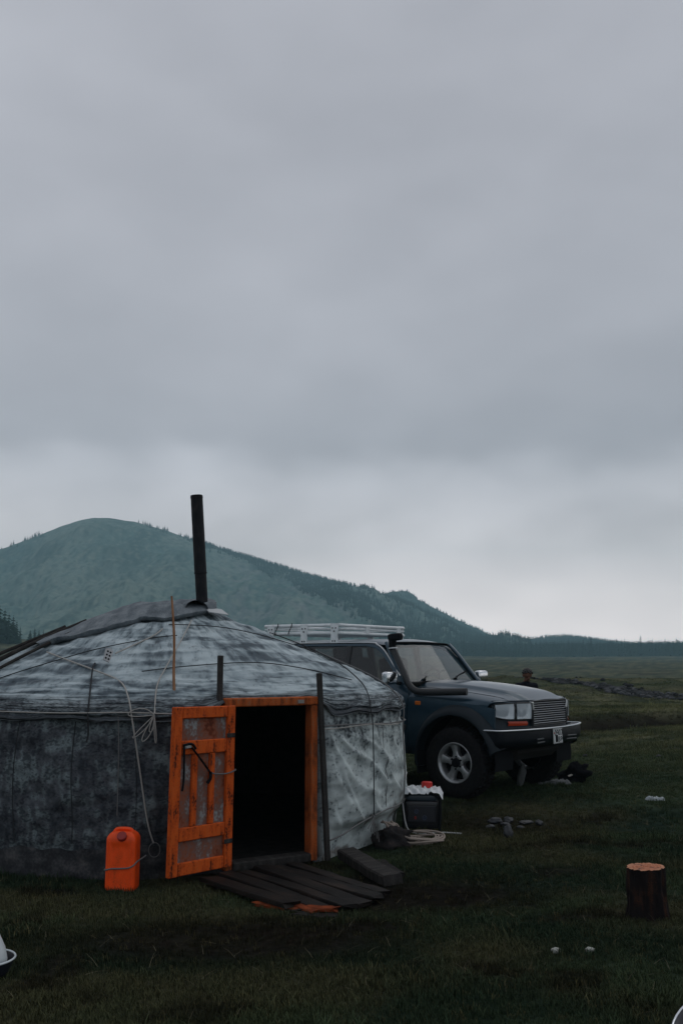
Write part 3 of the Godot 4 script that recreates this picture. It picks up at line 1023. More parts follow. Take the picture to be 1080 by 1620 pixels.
	# ropes: [thickness, shade, points as way round in degrees, distance from the middle, height]
	for q in [
		[0.0065, "rope", [[25.2, 0.84, 2.06], [14.5, 1.41, 1.83], [9.7, 1.95, 1.60], [8.1, 2.27, 1.45], [8.1, 2.52, 1.24]]],
		[0.0072, "rope", [[-32.1, 1.63, 1.74], [-18.5, 1.79, 1.66], [-8.1, 1.97, 1.58], [-0.2, 2.17, 1.49], [2.9, 2.42, 1.37], [4.2, 2.53, 1.19], [5.8, 2.52, 0.8], [7.4, 2.51, 0.41], [8.6, 2.50, 0.24]]],
		[0.006, "rope", [[-70, 2.518, 1.25], [-50, 2.518, 1.25], [-35, 2.518, 1.25], [-21.6, 2.518, 1.25], [-8.7, 2.518, 1.245], [3.0, 2.518, 1.25], [9.3, 2.518, 1.24], [16, 2.53, 1.235], [22, 2.52, 1.23]]],
		[0.007, "rope_grey", [[42.0, 2.50, 1.10], [48.3, 2.50, 1.10], [57.1, 2.50, 1.09], [69.7, 2.50, 1.07], [85, 2.5, 1.07], [110, 2.5, 1.07]]],
		[0.006, "rope", [[42.0, 2.505, 1.075], [46.3, 2.51, 1.075], [57.1, 2.51, 1.085], [69.7, 2.51, 1.055], [85, 2.51, 1.06]]],
		[0.006, "rope_dark", [[100, 1.1, 1.96], [86, 1.45, 1.82], [76, 1.85, 1.65], [65, 2.22, 1.48], [58.8, 2.44, 1.36], [57.0, 2.518, 1.22], [56.6, 2.55, 1.07], [55.8, 2.58, 0.68], [56.5, 2.56, 0.26]]],
		[0.007, "rope_grey", [[43.2, 2.52, 0.14], [47, 2.54, 0.18], [51.2, 2.55, 0.24], [55.5, 2.56, 0.28]]],
		[0.006, "rope_grey", [[56.5, 2.57, 0.29], [62, 2.56, 0.31], [70, 2.55, 0.31], [80, 2.54, 0.33]]],
		[0.007, "rope_grey", [[98, 1.6, 1.76], [86, 2.1, 1.54], [79.0, 2.38, 1.39], [76.0, 2.53, 1.22], [74.5, 2.54, 1.0], [73, 2.57, 0.6], [73, 2.55, 0.3]]],
		[0.005, "rope_dark", [[10, 0.92, 2.015], [33.5, 1.0, 2.0], [51.3, 1.08, 1.96], [66.4, 1.26, 1.885], [85, 1.5, 1.78]]],
		[0.005, "rope_dark", [[-34, 2.2, 1.47], [-30.1, 2.07, 1.545], [-21.7, 1.75, 1.68], [-13.2, 1.52, 1.775], [3.0, 1.28, 1.87], [14, 1.2, 1.90]]],
		[0.005, "rope_dark", [[4, 2.0, 1.57], [15.9, 1.89, 1.615], [35.0, 1.83, 1.645], [49.6, 1.96, 1.59], [62, 2.2, 1.48]]],
		[0.007, "rope_dark", [[-9.5, 1.85, 1.64], [-8.7, 1.96, 1.59], [-4.8, 2.38, 1.385], [-3.9, 2.518, 1.24], [-3.7, 2.518, 1.09], [-3.9, 2.53, 1.02]]],
		[0.004, "rope_grey", [[1.6, 2.518, 1.22], [1.8, 2.52, 1.10], [2.0, 2.52, 0.8], [2.1, 2.53, 0.46]]],
		[0.007, "rope", [[-6.0, 1.66, 1.725], [-2, 1.45, 1.805], [4, 1.22, 1.90], [7, 1.05, 1.965]]],
	]:
		var pts := []
		for g in q[2]: pts.append(G(g[0], g[1], g[2], 0.008))
		part("rope", tubed(smooth_path(pts, 6), q[0], 6), M[q[1]], t)
	for q in [[-18.0, 0.004], [-6.5, 0.004], [5.0, 0.003], [14.5, 0.004], [64.0, 0.003]]:
		var pts := []
		for k in 12:
			var y := lerpf(1.18, 0.24, k / 11.0)
			var an: float = deg_to_rad(q[0]) + 0.006 * sin(y * 5.0 + q[0])
			pts.append(Vector3(sin(an), 0, cos(an)) * (wall_r(an, y) + 0.001) + Vector3(0, y, 0))
		part("seam", tubed(pts, q[1], 5), M.rope_dark, t)
	# bow of slack rope where the roof rope is tied to the belt
	var bow := MB.new()
	for lp in [[8.1, -3.2, -0.17, 0.030], [8.1, -1.6, -0.20, 0.022], [8.1, -0.5, -0.13, 0.012], [8.1, -4.2, 0.03, 0.03], [8.1, 0.4, -0.22, 0.004]]:
		var pts := []
		for k in 13:
			var f := k / 12.0
			var sw := sin(f * PI)
			pts.append(G(lp[0] + lp[1] * sw + 1.2 * sin(f * TAU) * lp[3] * 30.0, 2.55, 1.235 + lp[2] * sw + lp[3] * sin(f * TAU)))
		bow.tube(pts, 0.0045, 6)
	part("rope_bow", bow, M.rope, t)
	var loop := MB.new()
	var lpts := []
	for k in 17:
		var a := TAU * k / 16.0
		lpts.append(G(8.8 + 1.0 * sin(a), 2.53, 0.20 + 0.055 * cos(a)))
	loop.tube(lpts, 0.004, 5)
	part("rope_loop", loop, M.rope_grey, t)
	var knots := MB.new()
	for k in 5:
		var pts := []
		for j in 6: pts.append(G(56.2 + (k - 2) * 0.55 * j / 3.0 + sin(j + k) * 0.3, 2.575, 0.30 - 0.035 * j * (0.6 + 0.2 * k)))
		knots.tube(smooth_path(pts, 3), 0.005, 5)
	part("rope_ends", knots, M.rope_grey, t)
	# poles laid on the roof towards the left
	for q in [[[-58, 0.9], [-50, 1.6], [-44, 2.45], 0.022, 0.05], [[-44, 0.85], [-41, 1.5], [-37.5, 2.5], 0.016, 0.035], [[-60, 1.1], [-54, 1.8], [-49, 2.6], 0.018, 0.07]]:
		var pts := []
		for k in 3: pts.append(G(q[k][0], q[k][1], roof_y(minf(q[k][1], 2.44)) + q[4]))
		part("pole", tubed(smooth_path(pts, 4), q[3], 7), M.old_wood, t)
	# pierced metal bracket lashed to the roof
	var br := MB.new()
	var outline := PackedVector2Array([Vector2(-0.035, -0.075), Vector2(0.035, -0.075), Vector2(0.045, 0.06), Vector2(0.0, 0.085), Vector2(-0.045, 0.055)])
	br.prism(outline, -0.006, 0.006)
	var brt := part("bracket", br, mt(Color(0.32, 0.33, 0.34), 0.5, 0.5), t, Transform3D(Basis.from_euler(Vector3(-0.35, 0.75, -0.45)).scaled(Vector3.ONE * 0.85), G(-6.6, 1.80, 1.715)))
	for k in 6:
		var hole := MB.new()
		hole.lathe([Vector2(0.011, -0.001), Vector2(0.011, 0.001), Vector2(0.0, 0.001)], 10, Transform3D(Basis(Vector3.RIGHT, PI / 2), Vector3(-0.016 + 0.032 * (k % 2), -0.045 + 0.04 * (k / 2), 0.0075)))
		part("hole", hole, M.black, brt)

func plank_mesh(size: Vector3, bev: float, sd: int, ragged := 0.0) -> MB:
	# long axis x; slightly bowed, uneven edges
	var r := RandomNumberGenerator.new()
	r.seed = sd
	var m := MB.new()
	var n := 8
	var prev := []
	for k in n + 1:
		var f := float(k) / n
		var x := (f - 0.5) * size.x
		var w := size.z * 0.5 + r.randf_range(-0.006, 0.004)
		var y := r.randf_range(-0.003, 0.003) + 0.006 * sin(f * PI + sd)
		var dz := r.randf_range(-0.003, 0.003)
		var h := size.y * 0.5
		var ring := []
		for p in [Vector2(-w, -h), Vector2(w, -h), Vector2(w, h - bev), Vector2(w - bev, h), Vector2(-w + bev, h), Vector2(-w, h - bev)]:
			var jag := 0.0
			if k == 0 or k == n: jag = r.randf_range(-ragged, ragged)
			ring.append(Vector3(x + jag, y + p.y, dz + p.x))
		if k > 0:
			for q in 6:
				var c0: Vector3 = (prev[0] + prev[3] + ring[0] + ring[3]) * 0.25
				m.quad(prev[q], prev[(q + 1) % 6], ring[(q + 1) % 6], ring[q], c0)
		if k == 0 or k == n:
			for q in range(1, 5): m.tri(ring[0], ring[q], ring[q + 1], Vector3(0, y, 0))
		prev = ring
	return m

func build_door(t: Node3D) -> void:
	var fwd := Vector3(sin(DOOR_ANGLE), 0, cos(DOOR_ANGLE))      # out through the door
	var side := Vector3(cos(DOOR_ANGLE), 0, -sin(DOOR_ANGLE))    # to the right seen from outside
	var b := Basis(side, Vector3.UP, fwd)
	var mid := fwd * 2.42 - side * 0.035
	# frame: two jambs, lintel, threshold
	var hw := 0.365
	var fr := Node3D.new()
	fr.name = "door_frame"
	t.add_child(fr)
	fr.transform = Transform3D(b, mid)
	for s in [-1.0, 1.0]: part("jamb", plank_box(Vector3(0.06, 1.285, 0.12), 0.008, int(s) + 5), M.orange_worn, fr, xf(Vector3(s * (hw + 0.03), 0.6425, 0)))
	part("lintel", box(Vector3(2 * hw + 0.12, 0.07, 0.128), 0.008), M.orange_worn, fr, xf(Vector3(0, 1.3235, 0.004)))
	part("threshold", box(Vector3(2 * hw - 0.004, 0.07, 0.14), 0.01), M.old_wood, fr, xf(Vector3(0, 0.03, 0.0)))
	part("name_plate", box(Vector3(0.06, 0.03, 0.004), 0.001), mt(Color(0.25, 0.24, 0.22), 0.7), fr, xf(Vector3(0.25, 1.32, 0.0715)))
	# battens standing at each side of the door, reaching above the eave
	part("batten", box(Vector3(0.045, 1.72, 0.035), 0.006), M.old_wood, t, Transform3D(b * Basis.from_euler(Vector3(-0.08, 0, -0.035)), mid + side * -0.47 + Vector3(0, 0.85, 0) - fwd * 0.012))
	part("batten", box(Vector3(0.045, 1.56, 0.04), 0.006), M.old_wood, t, Transform3D(b * Basis.from_euler(Vector3(-0.03, 0, 0.04)), mid + side * 0.465 + Vector3(0, 0.78, 0) + fwd * 0.085))
	# canvas edge folded back beside the jamb
	var ed := MB.new()
	ed.tube(smooth_path([mid + side * 0.45 + Vector3(0, 1.26, 0) - fwd * 0.05, mid + side * 0.465 + Vector3(0, 0.8, 0) - fwd * 0.03, mid + side * 0.47 + Vector3(0, 0.3, 0) - fwd * 0.03, mid + side * 0.50 + Vector3(0, 0.02, 0) - fwd * 0.02], 5), 0.03, 8)
	part("canvas_edge", ed, mt(Color(0.17, 0.18, 0.18), 0.9), t)
	# the leaf, hung on the left jamb and swung right round
	var hinge := Vector3(-0.885, 0.055, -7.905) - GER
	var free := Vector3(-1.302, 0.055, -7.42) - GER
	var along := (free - hinge)
	along.y = 0
	var w := along.length()
	along = along.normalized()
	var out := Vector3(-along.z, 0, along.x)      # shown face
	if out.z < 0.0: out = -out
	var leaf := Node3D.new()
	leaf.name = "door"
	t.add_child(leaf)
	leaf.transform = Transform3D(Basis(-along, Vector3.UP, out), free)     # x runs from the free edge to the hinge
	leaf.rotate_object_local(Vector3(0, 0, 1), -0.012)
	var H := 1.255
	var st := 0.085
	for x in [st * 0.5, w - st * 0.5]: part("stile", plank_box(Vector3(st, H, 0.042), 0.006, int(x * 91)), M["orange%d" % (int(x * 10) % 3)], leaf, xf(Vector3(x, H * 0.5, 0)))
	var iw := w - 2 * st
	var cx := w * 0.5
	for q in [[H - 0.045, 0.088], [0.945, 0.105], [0.30, 0.10], [0.048, 0.094]]:
		part("rail", plank_box(Vector3(iw - 0.001, q[1], 0.038), 0.006, int(q[0] * 77)), M["orange%d" % (int(q[0] * 7) % 3)], leaf, xf(Vector3(cx, q[0], -0.001)))
	for x in [w * 0.36, w * 0.64]: part("mullion", plank_box(Vector3(0.055, 0.541, 0.034), 0.006, int(x * 55)), M["orange%d" % (int(x * 9) % 3)], leaf, xf(Vector3(x, 0.6215, -0.002)))
	part("panel", box(Vector3(iw + 0.02, 0.25, 0.012), 0.002), M.panel, leaf, xf(Vector3(cx, 1.095, -0.012)))
	for q in [0.21, 0.5, 0.79]:
		part("panel", box(Vector3(w * 0.26, 0.575, 0.012), 0.002), M["panel%d" % int(q * 3.4)], leaf, xf(Vector3(w * q, 0.622, -0.0135)))
	part("panel", box(Vector3(iw + 0.02, 0.19, 0.012), 0.002), M.panel1, leaf, xf(Vector3(cx, 0.17, -0.012)))
	# pale latch and the strap tied to it
	part("latch", box(Vector3(0.07, 0.032, 0.02), 0.006), M.steel, leaf, xf(Vector3(0.135, 0.955, 0.03), Vector3(0, 0, 0.06)))
	for y in [0.20, 1.02]: part("hinge_strap", box(Vector3(0.09, 0.035, 0.006), 0.002), M.old_wood, leaf, xf(Vector3(w - 0.05, y, 0.0235)))
	var strap := MB.new()
	strap.tube(smooth_path([Vector3(0.17, 0.950, 0.032), Vector3(0.24, 0.870, 0.045), Vector3(0.33, 0.780, 0.042), Vector3(0.37, 0.740, 0.035)], 5), 0.015, 8, true, Vector2(1.0, 0.45))
	strap.tube(smooth_path([Vector3(0.37, 0.750, 0.036), Vector3(0.36, 0.700, 0.046), Vector3(0.34, 0.665, 0.034)], 4), 0.014, 7, true, Vector2(1.0, 0.5))
	strap.tube(smooth_path([Vector3(0.10, 0.975, 0.03), Vector3(0.097, 0.860, 0.036), Vector3(0.105, 0.710, 0.03), Vector3(0.095, 0.625, 0.028)], 5), 0.009, 7, true, Vector2(1.0, 0.5))
	strap.tube(smooth_path([Vector3(0.09, 0.965, 0.028), Vector3(0.16, 0.975, 0.045), Vector3(0.21, 0.935, 0.035)], 4), 0.010, 7)
	part("strap", strap, M.black, leaf)
	part("tie_rope", tubed(smooth_path([Vector3(0.37, 0.745, 0.036), Vector3(0.43, 0.730, 0.034), Vector3(0.55, 0.725, 0.034), Vector3(w + 0.005, 0.745, 0.028), Vector3(w + 0.02, 0.745, -0.01)], 4), 0.006, 6), M.rope_grey, leaf)

func plank_box(size: Vector3, bev: float, sd: int) -> MB:
	# a box whose faces are a little uneven
	var m := box(size, bev)
	var f := noise(2.3, sd + 3, 2)
	for k in m.v.size():
		var p := m.v[k]
		m.v[k] = p + Vector3(f.get_noise_3d(p.x * 3, p.y * 3, 1) * 0.003, 0, f.get_noise_3d(p.x * 3, p.y * 3, 9) * 0.002)
	return m

# ---------------------------------------------------------------- the off-road car (x forward, y up, z to its right side)
const AXLE_F := 0.05
const AXLE_R := -2.70
const HUB_Y := 0.385

func body_z(x: float, y: float) -> float:
	var tab := [Vector2(0.40, 0.80), Vector2(0.46, 0.845), Vector2(0.56, 0.875), Vector2(0.74, 0.892), Vector2(0.90, 0.890), Vector2(1.00, 0.878), Vector2(1.10, 0.860), Vector2(1.20, 0.828)]
	var z: float = tab[-1].y
	for k in tab.size() - 1:
		if y <= tab[k + 1].x:
			z = lerpf(tab[k].y, tab[k + 1].y, clampf((y - tab[k].x) / (tab[k + 1].x - tab[k].x), 0, 1))
			break
	z -= 0.055 * pow(clampf((x - 0.0) / 0.5, 0, 1), 2.0)
	z -= 0.05 * pow(clampf((-2.9 - x) / 0.7, 0, 1), 2.0)
	return z

func arch_bottom(x: float, sill: float) -> float:
	for ax in [AXLE_F, AXLE_R]:
		var dx := absf(x - ax)
		if dx < 0.475: return maxf(sill, HUB_Y + 0.03 + sqrt(maxf(0.0, 0.475 * 0.475 - dx * dx)))
	return sill

func nose_x(z: float) -> float:
	var a := absf(z)
	return 0.715 - 0.25 * pow(clampf((a - 0.36) / 0.46, 0, 1.2), 1.7)

func bonnet_y(x: float, z: float) -> float:
	var h := 1.240 - 0.012 * (x + 0.62)
	h -= 0.112 * pow(clampf((x + 0.35) / 1.0, 0, 1), 1.6)
	h -= 0.065 * pow(clampf((x - 0.42) / 0.28, 0, 1), 2.4)
	var a := absf(z)
	# raised middle with a crease along each side that draws in towards the grille
	var edge := 0.50 - 0.10 * clampf((x + 0.2) / 0.85, 0, 1)
	h -= 0.034 * sm(edge - 0.03, edge + 0.04, a)
	h -= 0.052 * pow(clampf(a / 0.75, 0, 1), 1.8)
	return h

func side_sheet(x0: float, x1: float, top: float, sill: float, sgn: float, n := 40) -> MB:
	var m := MB.new()
	var rows := []
	for j in 13:
		var row := []
		for k in n + 1:
			var x := lerpf(x0, x1, float(k) / n)
			var b := arch_bottom(x, sill)
			var tp := top if top > 1.1 else bonnet_y(x, 0.865) - 0.088
			var y := lerpf(minf(b, tp - 0.01), tp, j / 12.0)
			row.append(Vector3(x, y, sgn * body_z(x, y)))
		rows.append(row)
	m.grid(rows, Vector3((x0 + x1) * 0.5, 0.8, 0))
	# turned-in edges so that gaps show depth
	var inn := Vector3(0, 0, -sgn * 0.025)
	for e in [0, n]:
		var er := []
		for j in 13: er.append([rows[j][e], rows[j][e] + inn])
		m.grid(er, Vector3((x0 + x1) * 0.5, 0.8, 0))
	return m

func glass_z(y: float) -> float:
	return 0.822 - (y - 1.20) * 0.27

func pane_poly(pts: Array, sgn: float, inset := 0.012) -> MB:
	var m := MB.new()
	var poly := PackedVector2Array()
	for p in pts: poly.append(p)
	var tr := Geometry2D.triangulate_polygon(poly)
	for k in range(0, tr.size(), 3):
		var q := []
		for e in 3:
			var p: Vector2 = poly[tr[k + e]]
			q.append(Vector3(p.x, p.y, sgn * (glass_z(p.y) - inset)))
		m.tri(q[0], q[1], q[2], Vector3(q[0].x, 1.3, 0))
	return m

# bar along (x, y) points on the side of the cabin, w wide in the plane of the glass
func cab_bar(pts: Array, w, sgn: float, thick := 0.03) -> MB:
	var m := MB.new()
	var rows := []
	for k in pts.size():
		var p: Vector2 = pts[k]
		var d: Vector2 = (pts[mini(k + 1, pts.size() - 1)] - pts[maxi(k - 1, 0)]).normalized()
		var nn := Vector2(-d.y, d.x)
		var ww: float = w[k] if w is Array else w
		var a := p + nn * ww * 0.5
		var b := p - nn * ww * 0.5
		rows.append([Vector3(a.x, a.y, sgn * (glass_z(a.y) - thick)), Vector3(a.x, a.y, sgn * (glass_z(a.y) - 0.003)), Vector3(lerpf(a.x, b.x, 0.12), lerpf(a.y, b.y, 0.12), sgn * (glass_z(a.y) + 0.004)), Vector3(lerpf(a.x, b.x, 0.88), lerpf(a.y, b.y, 0.88), sgn * (glass_z(b.y) + 0.004)), Vector3(b.x, b.y, sgn * (glass_z(b.y) - 0.003)), Vector3(b.x, b.y, sgn * (glass_z(b.y) - thick))])
	m.grid(rows, Vector3(pts[0].x, 1.3, 0))
	return m

func build_car() -> void:
	var t := thing("off_road_car", "dark blue-grey off-road car with a white roof rack and black snorkel", "car", Vector3(1.841, 0.118, -11.81), -0.68935)
	t.scale = Vector3.ONE * 1.06
	var paint := noisy([[0.0, Color(0.016, 0.040, 0.060)], [0.7, Color(0.020, 0.048, 0.072)], [0.9, Color(0.024, 0.050, 0.072)], [1.0, Color(0.04, 0.052, 0.060)]], 0.32, 1.4, 145, 1, 1, 0.0, 0.03)
	paint.metallic = 0.45
	paint.metallic_specular = 0.4
	paint.clearcoat_enabled = true
	paint.clearcoat = 0.5
	paint.clearcoat_roughness = 0.05
	var dull := noisy([[0.0, Color(0.012, 0.018, 0.024)], [0.6, Color(0.02, 0.03, 0.04)], [1.0, Color(0.04, 0.045, 0.05)]], 0.42, 0.9, 141)
	dull.clearcoat_enabled = true
	dull.clearcoat = 0.35
	dull.clearcoat_roughness = 0.2
	var trim := mt(Color(0.010, 0.012, 0.014), 0.55)
	var flare_m := mt(Color(0.010, 0.016, 0.021), 0.42)
	flare_m.metallic_specular = 0.3
	var white := noisy([[0.0, Color(0.5, 0.54, 0.55)], [0.6, Color(0.70, 0.74, 0.75)], [1.0, Color(0.76, 0.79, 0.80)]], 0.5, 0.5, 143)
	var glass := StandardMaterial3D.new()
	glass.transparency = BaseMaterial3D.TRANSPARENCY_ALPHA
	glass.albedo_color = Color(0.10, 0.13, 0.14, 0.50)
	glass.roughness = 0.04
	var screen := glass.duplicate()
	screen.albedo_color = Color(0.32, 0.42, 0.46, 0.24)
	var lens := glass.duplicate()
	lens.albedo_color = Color(0.92, 0.97, 1.0, 0.42)
	var dark_in := mt(Color(0.012, 0.012, 0.013), 0.9)

	# inner body that closes the shell
	var core := MB.new()
	core.cbox(xf(Vector3(-2.0, 0.72, 0)), Vector3(2.78, 0.52, 1.58), 0.03)
	core.cbox(xf(Vector3(0.0, 0.72, 0)), Vector3(1.28, 0.40, 1.02), 0.03)
	core.cbox(xf(Vector3(0.42, 0.54, 0)), Vector3(0.30, 0.28, 1.10), 0.08)
	core.cbox(xf(Vector3(-1.4, 0.44, 0)), Vector3(3.6, 0.10, 0.8), 0.02)
	part("chassis", core, mt(Color(0.03, 0.029, 0.028), 0.9), t)
	for s in [1.0, -1.0]:
		part("front_wing", side_sheet(-0.565, 0.515, 1.085, 0.44, s), paint, t)
		var fd := part("front_door", side_sheet(-1.540, -0.573, 1.20, 0.44, s), paint, t)
		var rd := part("rear_door", side_sheet(-2.300, -1.548, 1.20, 0.44, s), paint, t)
		part("rear_quarter", side_sheet(-3.52, -2.308, 1.20, 0.44, s, 60), paint, t)
		for q in [[fd, -1.42], [rd, -2.18]]:
			part("door_handle", box(Vector3(0.16, 0.035, 0.03), 0.008), trim, q[0], xf(Vector3(q[1], 1.03, s * 0.885)))
		# rubbing strip along the doors
		for q in [[fd, -1.53, -0.585], [rd, -2.29, -1.56]]:
			var rub := MB.new()
			rub.cbox(xf(Vector3((q[1] + q[2]) * 0.5, 0.735, s * 0.897)), Vector3(q[2] - q[1], 0.06, 0.02), 0.006)
			part("rubbing_strip", rub, trim, q[0])
		# wheel arch flares
		for ax in [AXLE_F, AXLE_R]:
			var rows := []
			for k in 33:
				var f := k / 32.0
				var a := lerpf(PI + 0.42, 0.16 if ax == AXLE_F else -0.30, f)
				var ro := 0.575 if ax == AXLE_F else 0.56
				var cy := HUB_Y + 0.035
				var po := Vector2(ax + cos(a) * ro * 0.90 + 0.03 * sm(0.5, 0.0, absf(f - 0.75)), cy + sin(a) * ro)
				if a < 0.7 and ax == AXLE_F: po += Vector2(0.06, 0.05) * sm(0.7, 0.16, a)
				po.y = maxf(po.y, 0.34)
				var pi := Vector2(ax + cos(a) * 0.462, maxf(cy + sin(a) * 0.462, 0.33))
				var pm := po.lerp(pi, 0.45)
				rows.append([Vector3(po.x, po.y, s * (body_z(po.x, maxf(po.y, 0.6)) - 0.004)), Vector3(po.x * 0.96 + pi.x * 0.04, po.y * 0.96 + pi.y * 0.04, s * (body_z(po.x, maxf(po.y, 0.6)) + 0.018)), Vector3(pm.x, pm.y, s * 0.938), Vector3(lerpf(po.x, pi.x, 0.92), lerpf(po.y, pi.y, 0.92), s * 0.950), Vector3(pi.x, pi.y, s * 0.944), Vector3(pi.x, pi.y, s * 0.80)])
			var fl := MB.new()
			fl.grid(rows, Vector3(ax, HUB_Y, 0))
			part("wheel_arch", fl, flare_m, t)
			# inner liner
			var lr := []
			for k in 21:
				var a := lerpf(PI + 0.2, -0.2, k / 20.0)
				lr.append([Vector3(ax + cos(a) * 0.485, HUB_Y + 0.03 + sin(a) * 0.485, s * 0.87), Vector3(ax + cos(a) * 0.485, HUB_Y + 0.03 + sin(a) * 0.485, s * 0.50)])
			var ln := MB.new()
			ln.grid(lr, Vector3(ax, 3.0, s * 0.7))
			for k in 20: ln.tri(Vector3(ax, HUB_Y, s * 0.50), lr[k][1], lr[k + 1][1], Vector3(ax, HUB_Y, 0))
			part("arch_liner", ln, M.black, t)
			part("mud_flap", box(Vector3(0.02, 0.30, 0.28), 0.005), M.black, t, xf(Vector3(ax - 0.46, 0.40, s * 0.80), Vector3(0, 0, 0.05)))
			build_wheel(t, Vector3(ax, HUB_Y, s * 0.78), s)
		# side step
		part("side_step", box(Vector3(1.50, 0.045, 0.14), 0.015), trim, t, xf(Vector3(-1.42, 0.39, s * 0.86)))
		# cabin side: glass, pillars, door frames, drip rail
		part("front_window", pane_poly([Vector2(-1.525, 1.195), Vector2(-0.70, 1.195), Vector2(-0.85, 1.38), Vector2(-1.0, 1.535), Vector2(-1.09, 1.60), Vector2(-1.2, 1.632), Vector2(-1.525, 1.64)], s), glass, t)
		part("rear_window", pane_poly([Vector2(-2.26, 1.195), Vector2(-1.57, 1.195), Vector2(-1.57, 1.64), Vector2(-2.26, 1.642)], s), glass, t)
		part("side_window", pane_poly([Vector2(-3.34, 1.195), Vector2(-2.36, 1.195), Vector2(-2.36, 1.642), Vector2(-3.28, 1.64)], s), glass, t)
		part("belt_trim", cab_bar([Vector2(-3.45, 1.206), Vector2(-2.0, 1.206), Vector2(-0.66, 1.206)], 0.028, s), trim, t)
		part("pillar", cab_bar([Vector2(-1.548, 1.20), Vector2(-1.548, 1.65)], 0.085, s), trim, t)
		part("pillar", cab_bar([Vector2(-2.31, 1.20), Vector2(-2.31, 1.65)], 0.10, s), trim, t)
		part("pillar", cab_bar([Vector2(-3.42, 1.20), Vector2(-3.38, 1.65)], 0.16, s), paint, t)
		part("roof_side", cab_bar([Vector2(-3.46, 1.662), Vector2(-2.2, 1.664), Vector2(-1.28, 1.658), Vector2(-1.14, 1.635), Vector2(-1.03, 1.575), Vector2(-0.88, 1.435), Vector2(-0.66, 1.20)], [0.045, 0.045, 0.045, 0.05, 0.055, 0.06, 0.07], s), paint, t)
		var drip := MB.new()
		var dp := []
		for p in [Vector2(-3.44, 1.682), Vector2(-2.2, 1.684), Vector2(-1.26, 1.680), Vector2(-1.12, 1.655), Vector2(-1.0, 1.585), Vector2(-0.86, 1.445), Vector2(-0.72, 1.295)]: dp.append(Vector3(p.x, p.y, s * (glass_z(p.y) + 0.012)))
		drip.tube(smooth_path(dp, 5), 0.008, 6)
		part("drip_rail", drip, mt(Color(0.55, 0.57, 0.58), 0.3, 0.9), t)
		# screen pillar
		var ap := MB.new()
		ap.tube(smooth_path([Vector3(-0.655, 1.20, s * 0.795), Vector3(-0.79, 1.38, s * 0.755), Vector3(-0.92, 1.56, s * 0.705), Vector3(-1.01, 1.672, s * 0.655)], 4), 0.034, 10, true, Vector2(1.2, 0.7))
		part("screen_pillar", ap, paint, t)
		# door mirror
		var mr := Node3D.new()
		mr.name = "door_mirror"
		t.add_child(mr, true)
		mr.position = Vector3(-0.735, 1.272, s * 0.985)
		part("shell", rounded(Vector3(0.095, 0.148, 0.205), 0.035), M.chrome, mr)
		part("mirror_glass", box(Vector3(0.004, 0.12, 0.17), 0.001), M.chrome, mr, xf(Vector3(-0.0485, 0, 0)))
		part("arm", tubed([Vector3(0, -0.045, -s * 0.08), Vector3(0.02, -0.06, -s * 0.13), Vector3(0.03, -0.06, -s * 0.165)], 0.018, 8), M.black, mr)
		# orange repeater on the wing
		part("side_repeater", box(Vector3(0.075, 0.045, 0.02), 0.008), mt(Color(0.55, 0.13, 0.015), 0.25), t, xf(Vector3(-0.43, 1.0, s * 0.878)))
	# bonnet
	var rows := []
	for j in 41:
		var f := j / 40.0
		var row := []
		for q in 61:
			var z := lerpf(-0.865, 0.865, q / 60.0)
			var xe := minf(nose_x(z), 0.70) + 0.005
			var x := lerpf(-0.625, xe, f)
			var y := bonnet_y(x, z)
			var a := absf(z)
			# wings round off to the side
			var rd := clampf((a - 0.68) / 0.185, 0, 1)
			y -= 0.105 * (1.0 - sqrt(maxf(0.0, 1.0 - rd * rd * 0.985)))
			var lim := body_z(x, 1.06)
			row.append(Vector3(x, y, signf(z) * minf(a, lim)))
		rows.append(row)
	var bon := MB.new()
	bon.grid(rows, Vector3(0, 0, 0))
	var lip := []
	for q in 61: lip.append([rows[40][q], rows[40][q] + Vector3(-0.01, -0.025, 0), rows[40][q] + Vector3(-0.05, -0.03, 0)])
	bon.grid(lip, Vector3(-0.5, 1.5, 0))
	part("bonnet", bon, paint, t)
	# bonnet shut lines
	for s in [1.0, -1.0]:
		var pts := []
		for k in 13:
			var x := lerpf(-0.60, 0.60, k / 12.0)
			var z := 0.675 - 0.05 * sm(0.1, 0.6, x)
			pts.append(Vector3(x, bonnet_y(x, z) + 0.0005, s * z))
		part("shut_line", tubed(pts, 0.0035, 5), M.black, t)
	# cowl and screen
	var cw := MB.new()
	cw.grid([[Vector3(-0.60, 1.215, -0.78), Vector3(-0.60, 1.236, 0), Vector3(-0.60, 1.215, 0.78)], [Vector3(-0.74, 1.225, -0.78), Vector3(-0.70, 1.245, 0), Vector3(-0.74, 1.225, 0.78)]], Vector3(-0.65, 0, 0))
	part("cowl", cw, M.black, t)
	rows = []
	for j in 13:
		var f := j / 12.0
		var row := []
		for q in 25:
			var s := q / 12.0 - 1.0
			var bow := 1.0 - s * s
			row.append(Vector3(lerpf(-0.700, -1.035, f) + 0.055 * bow, lerpf(1.222, 1.668, f) + 0.012 * bow, s * lerpf(0.775, 0.645, f)))
		rows.append(row)
	var ws := MB.new()
	ws.grid(rows, Vector3(-2.0, 0.9, 0))
	part("windscreen", ws, screen, t)
	var rub2 := []
	for q in 25: rub2.append(rows[12][q] + Vector3(0.004, 0.004, 0))
	part("screen_seal", tubed(rub2, 0.014, 6), M.black, t)
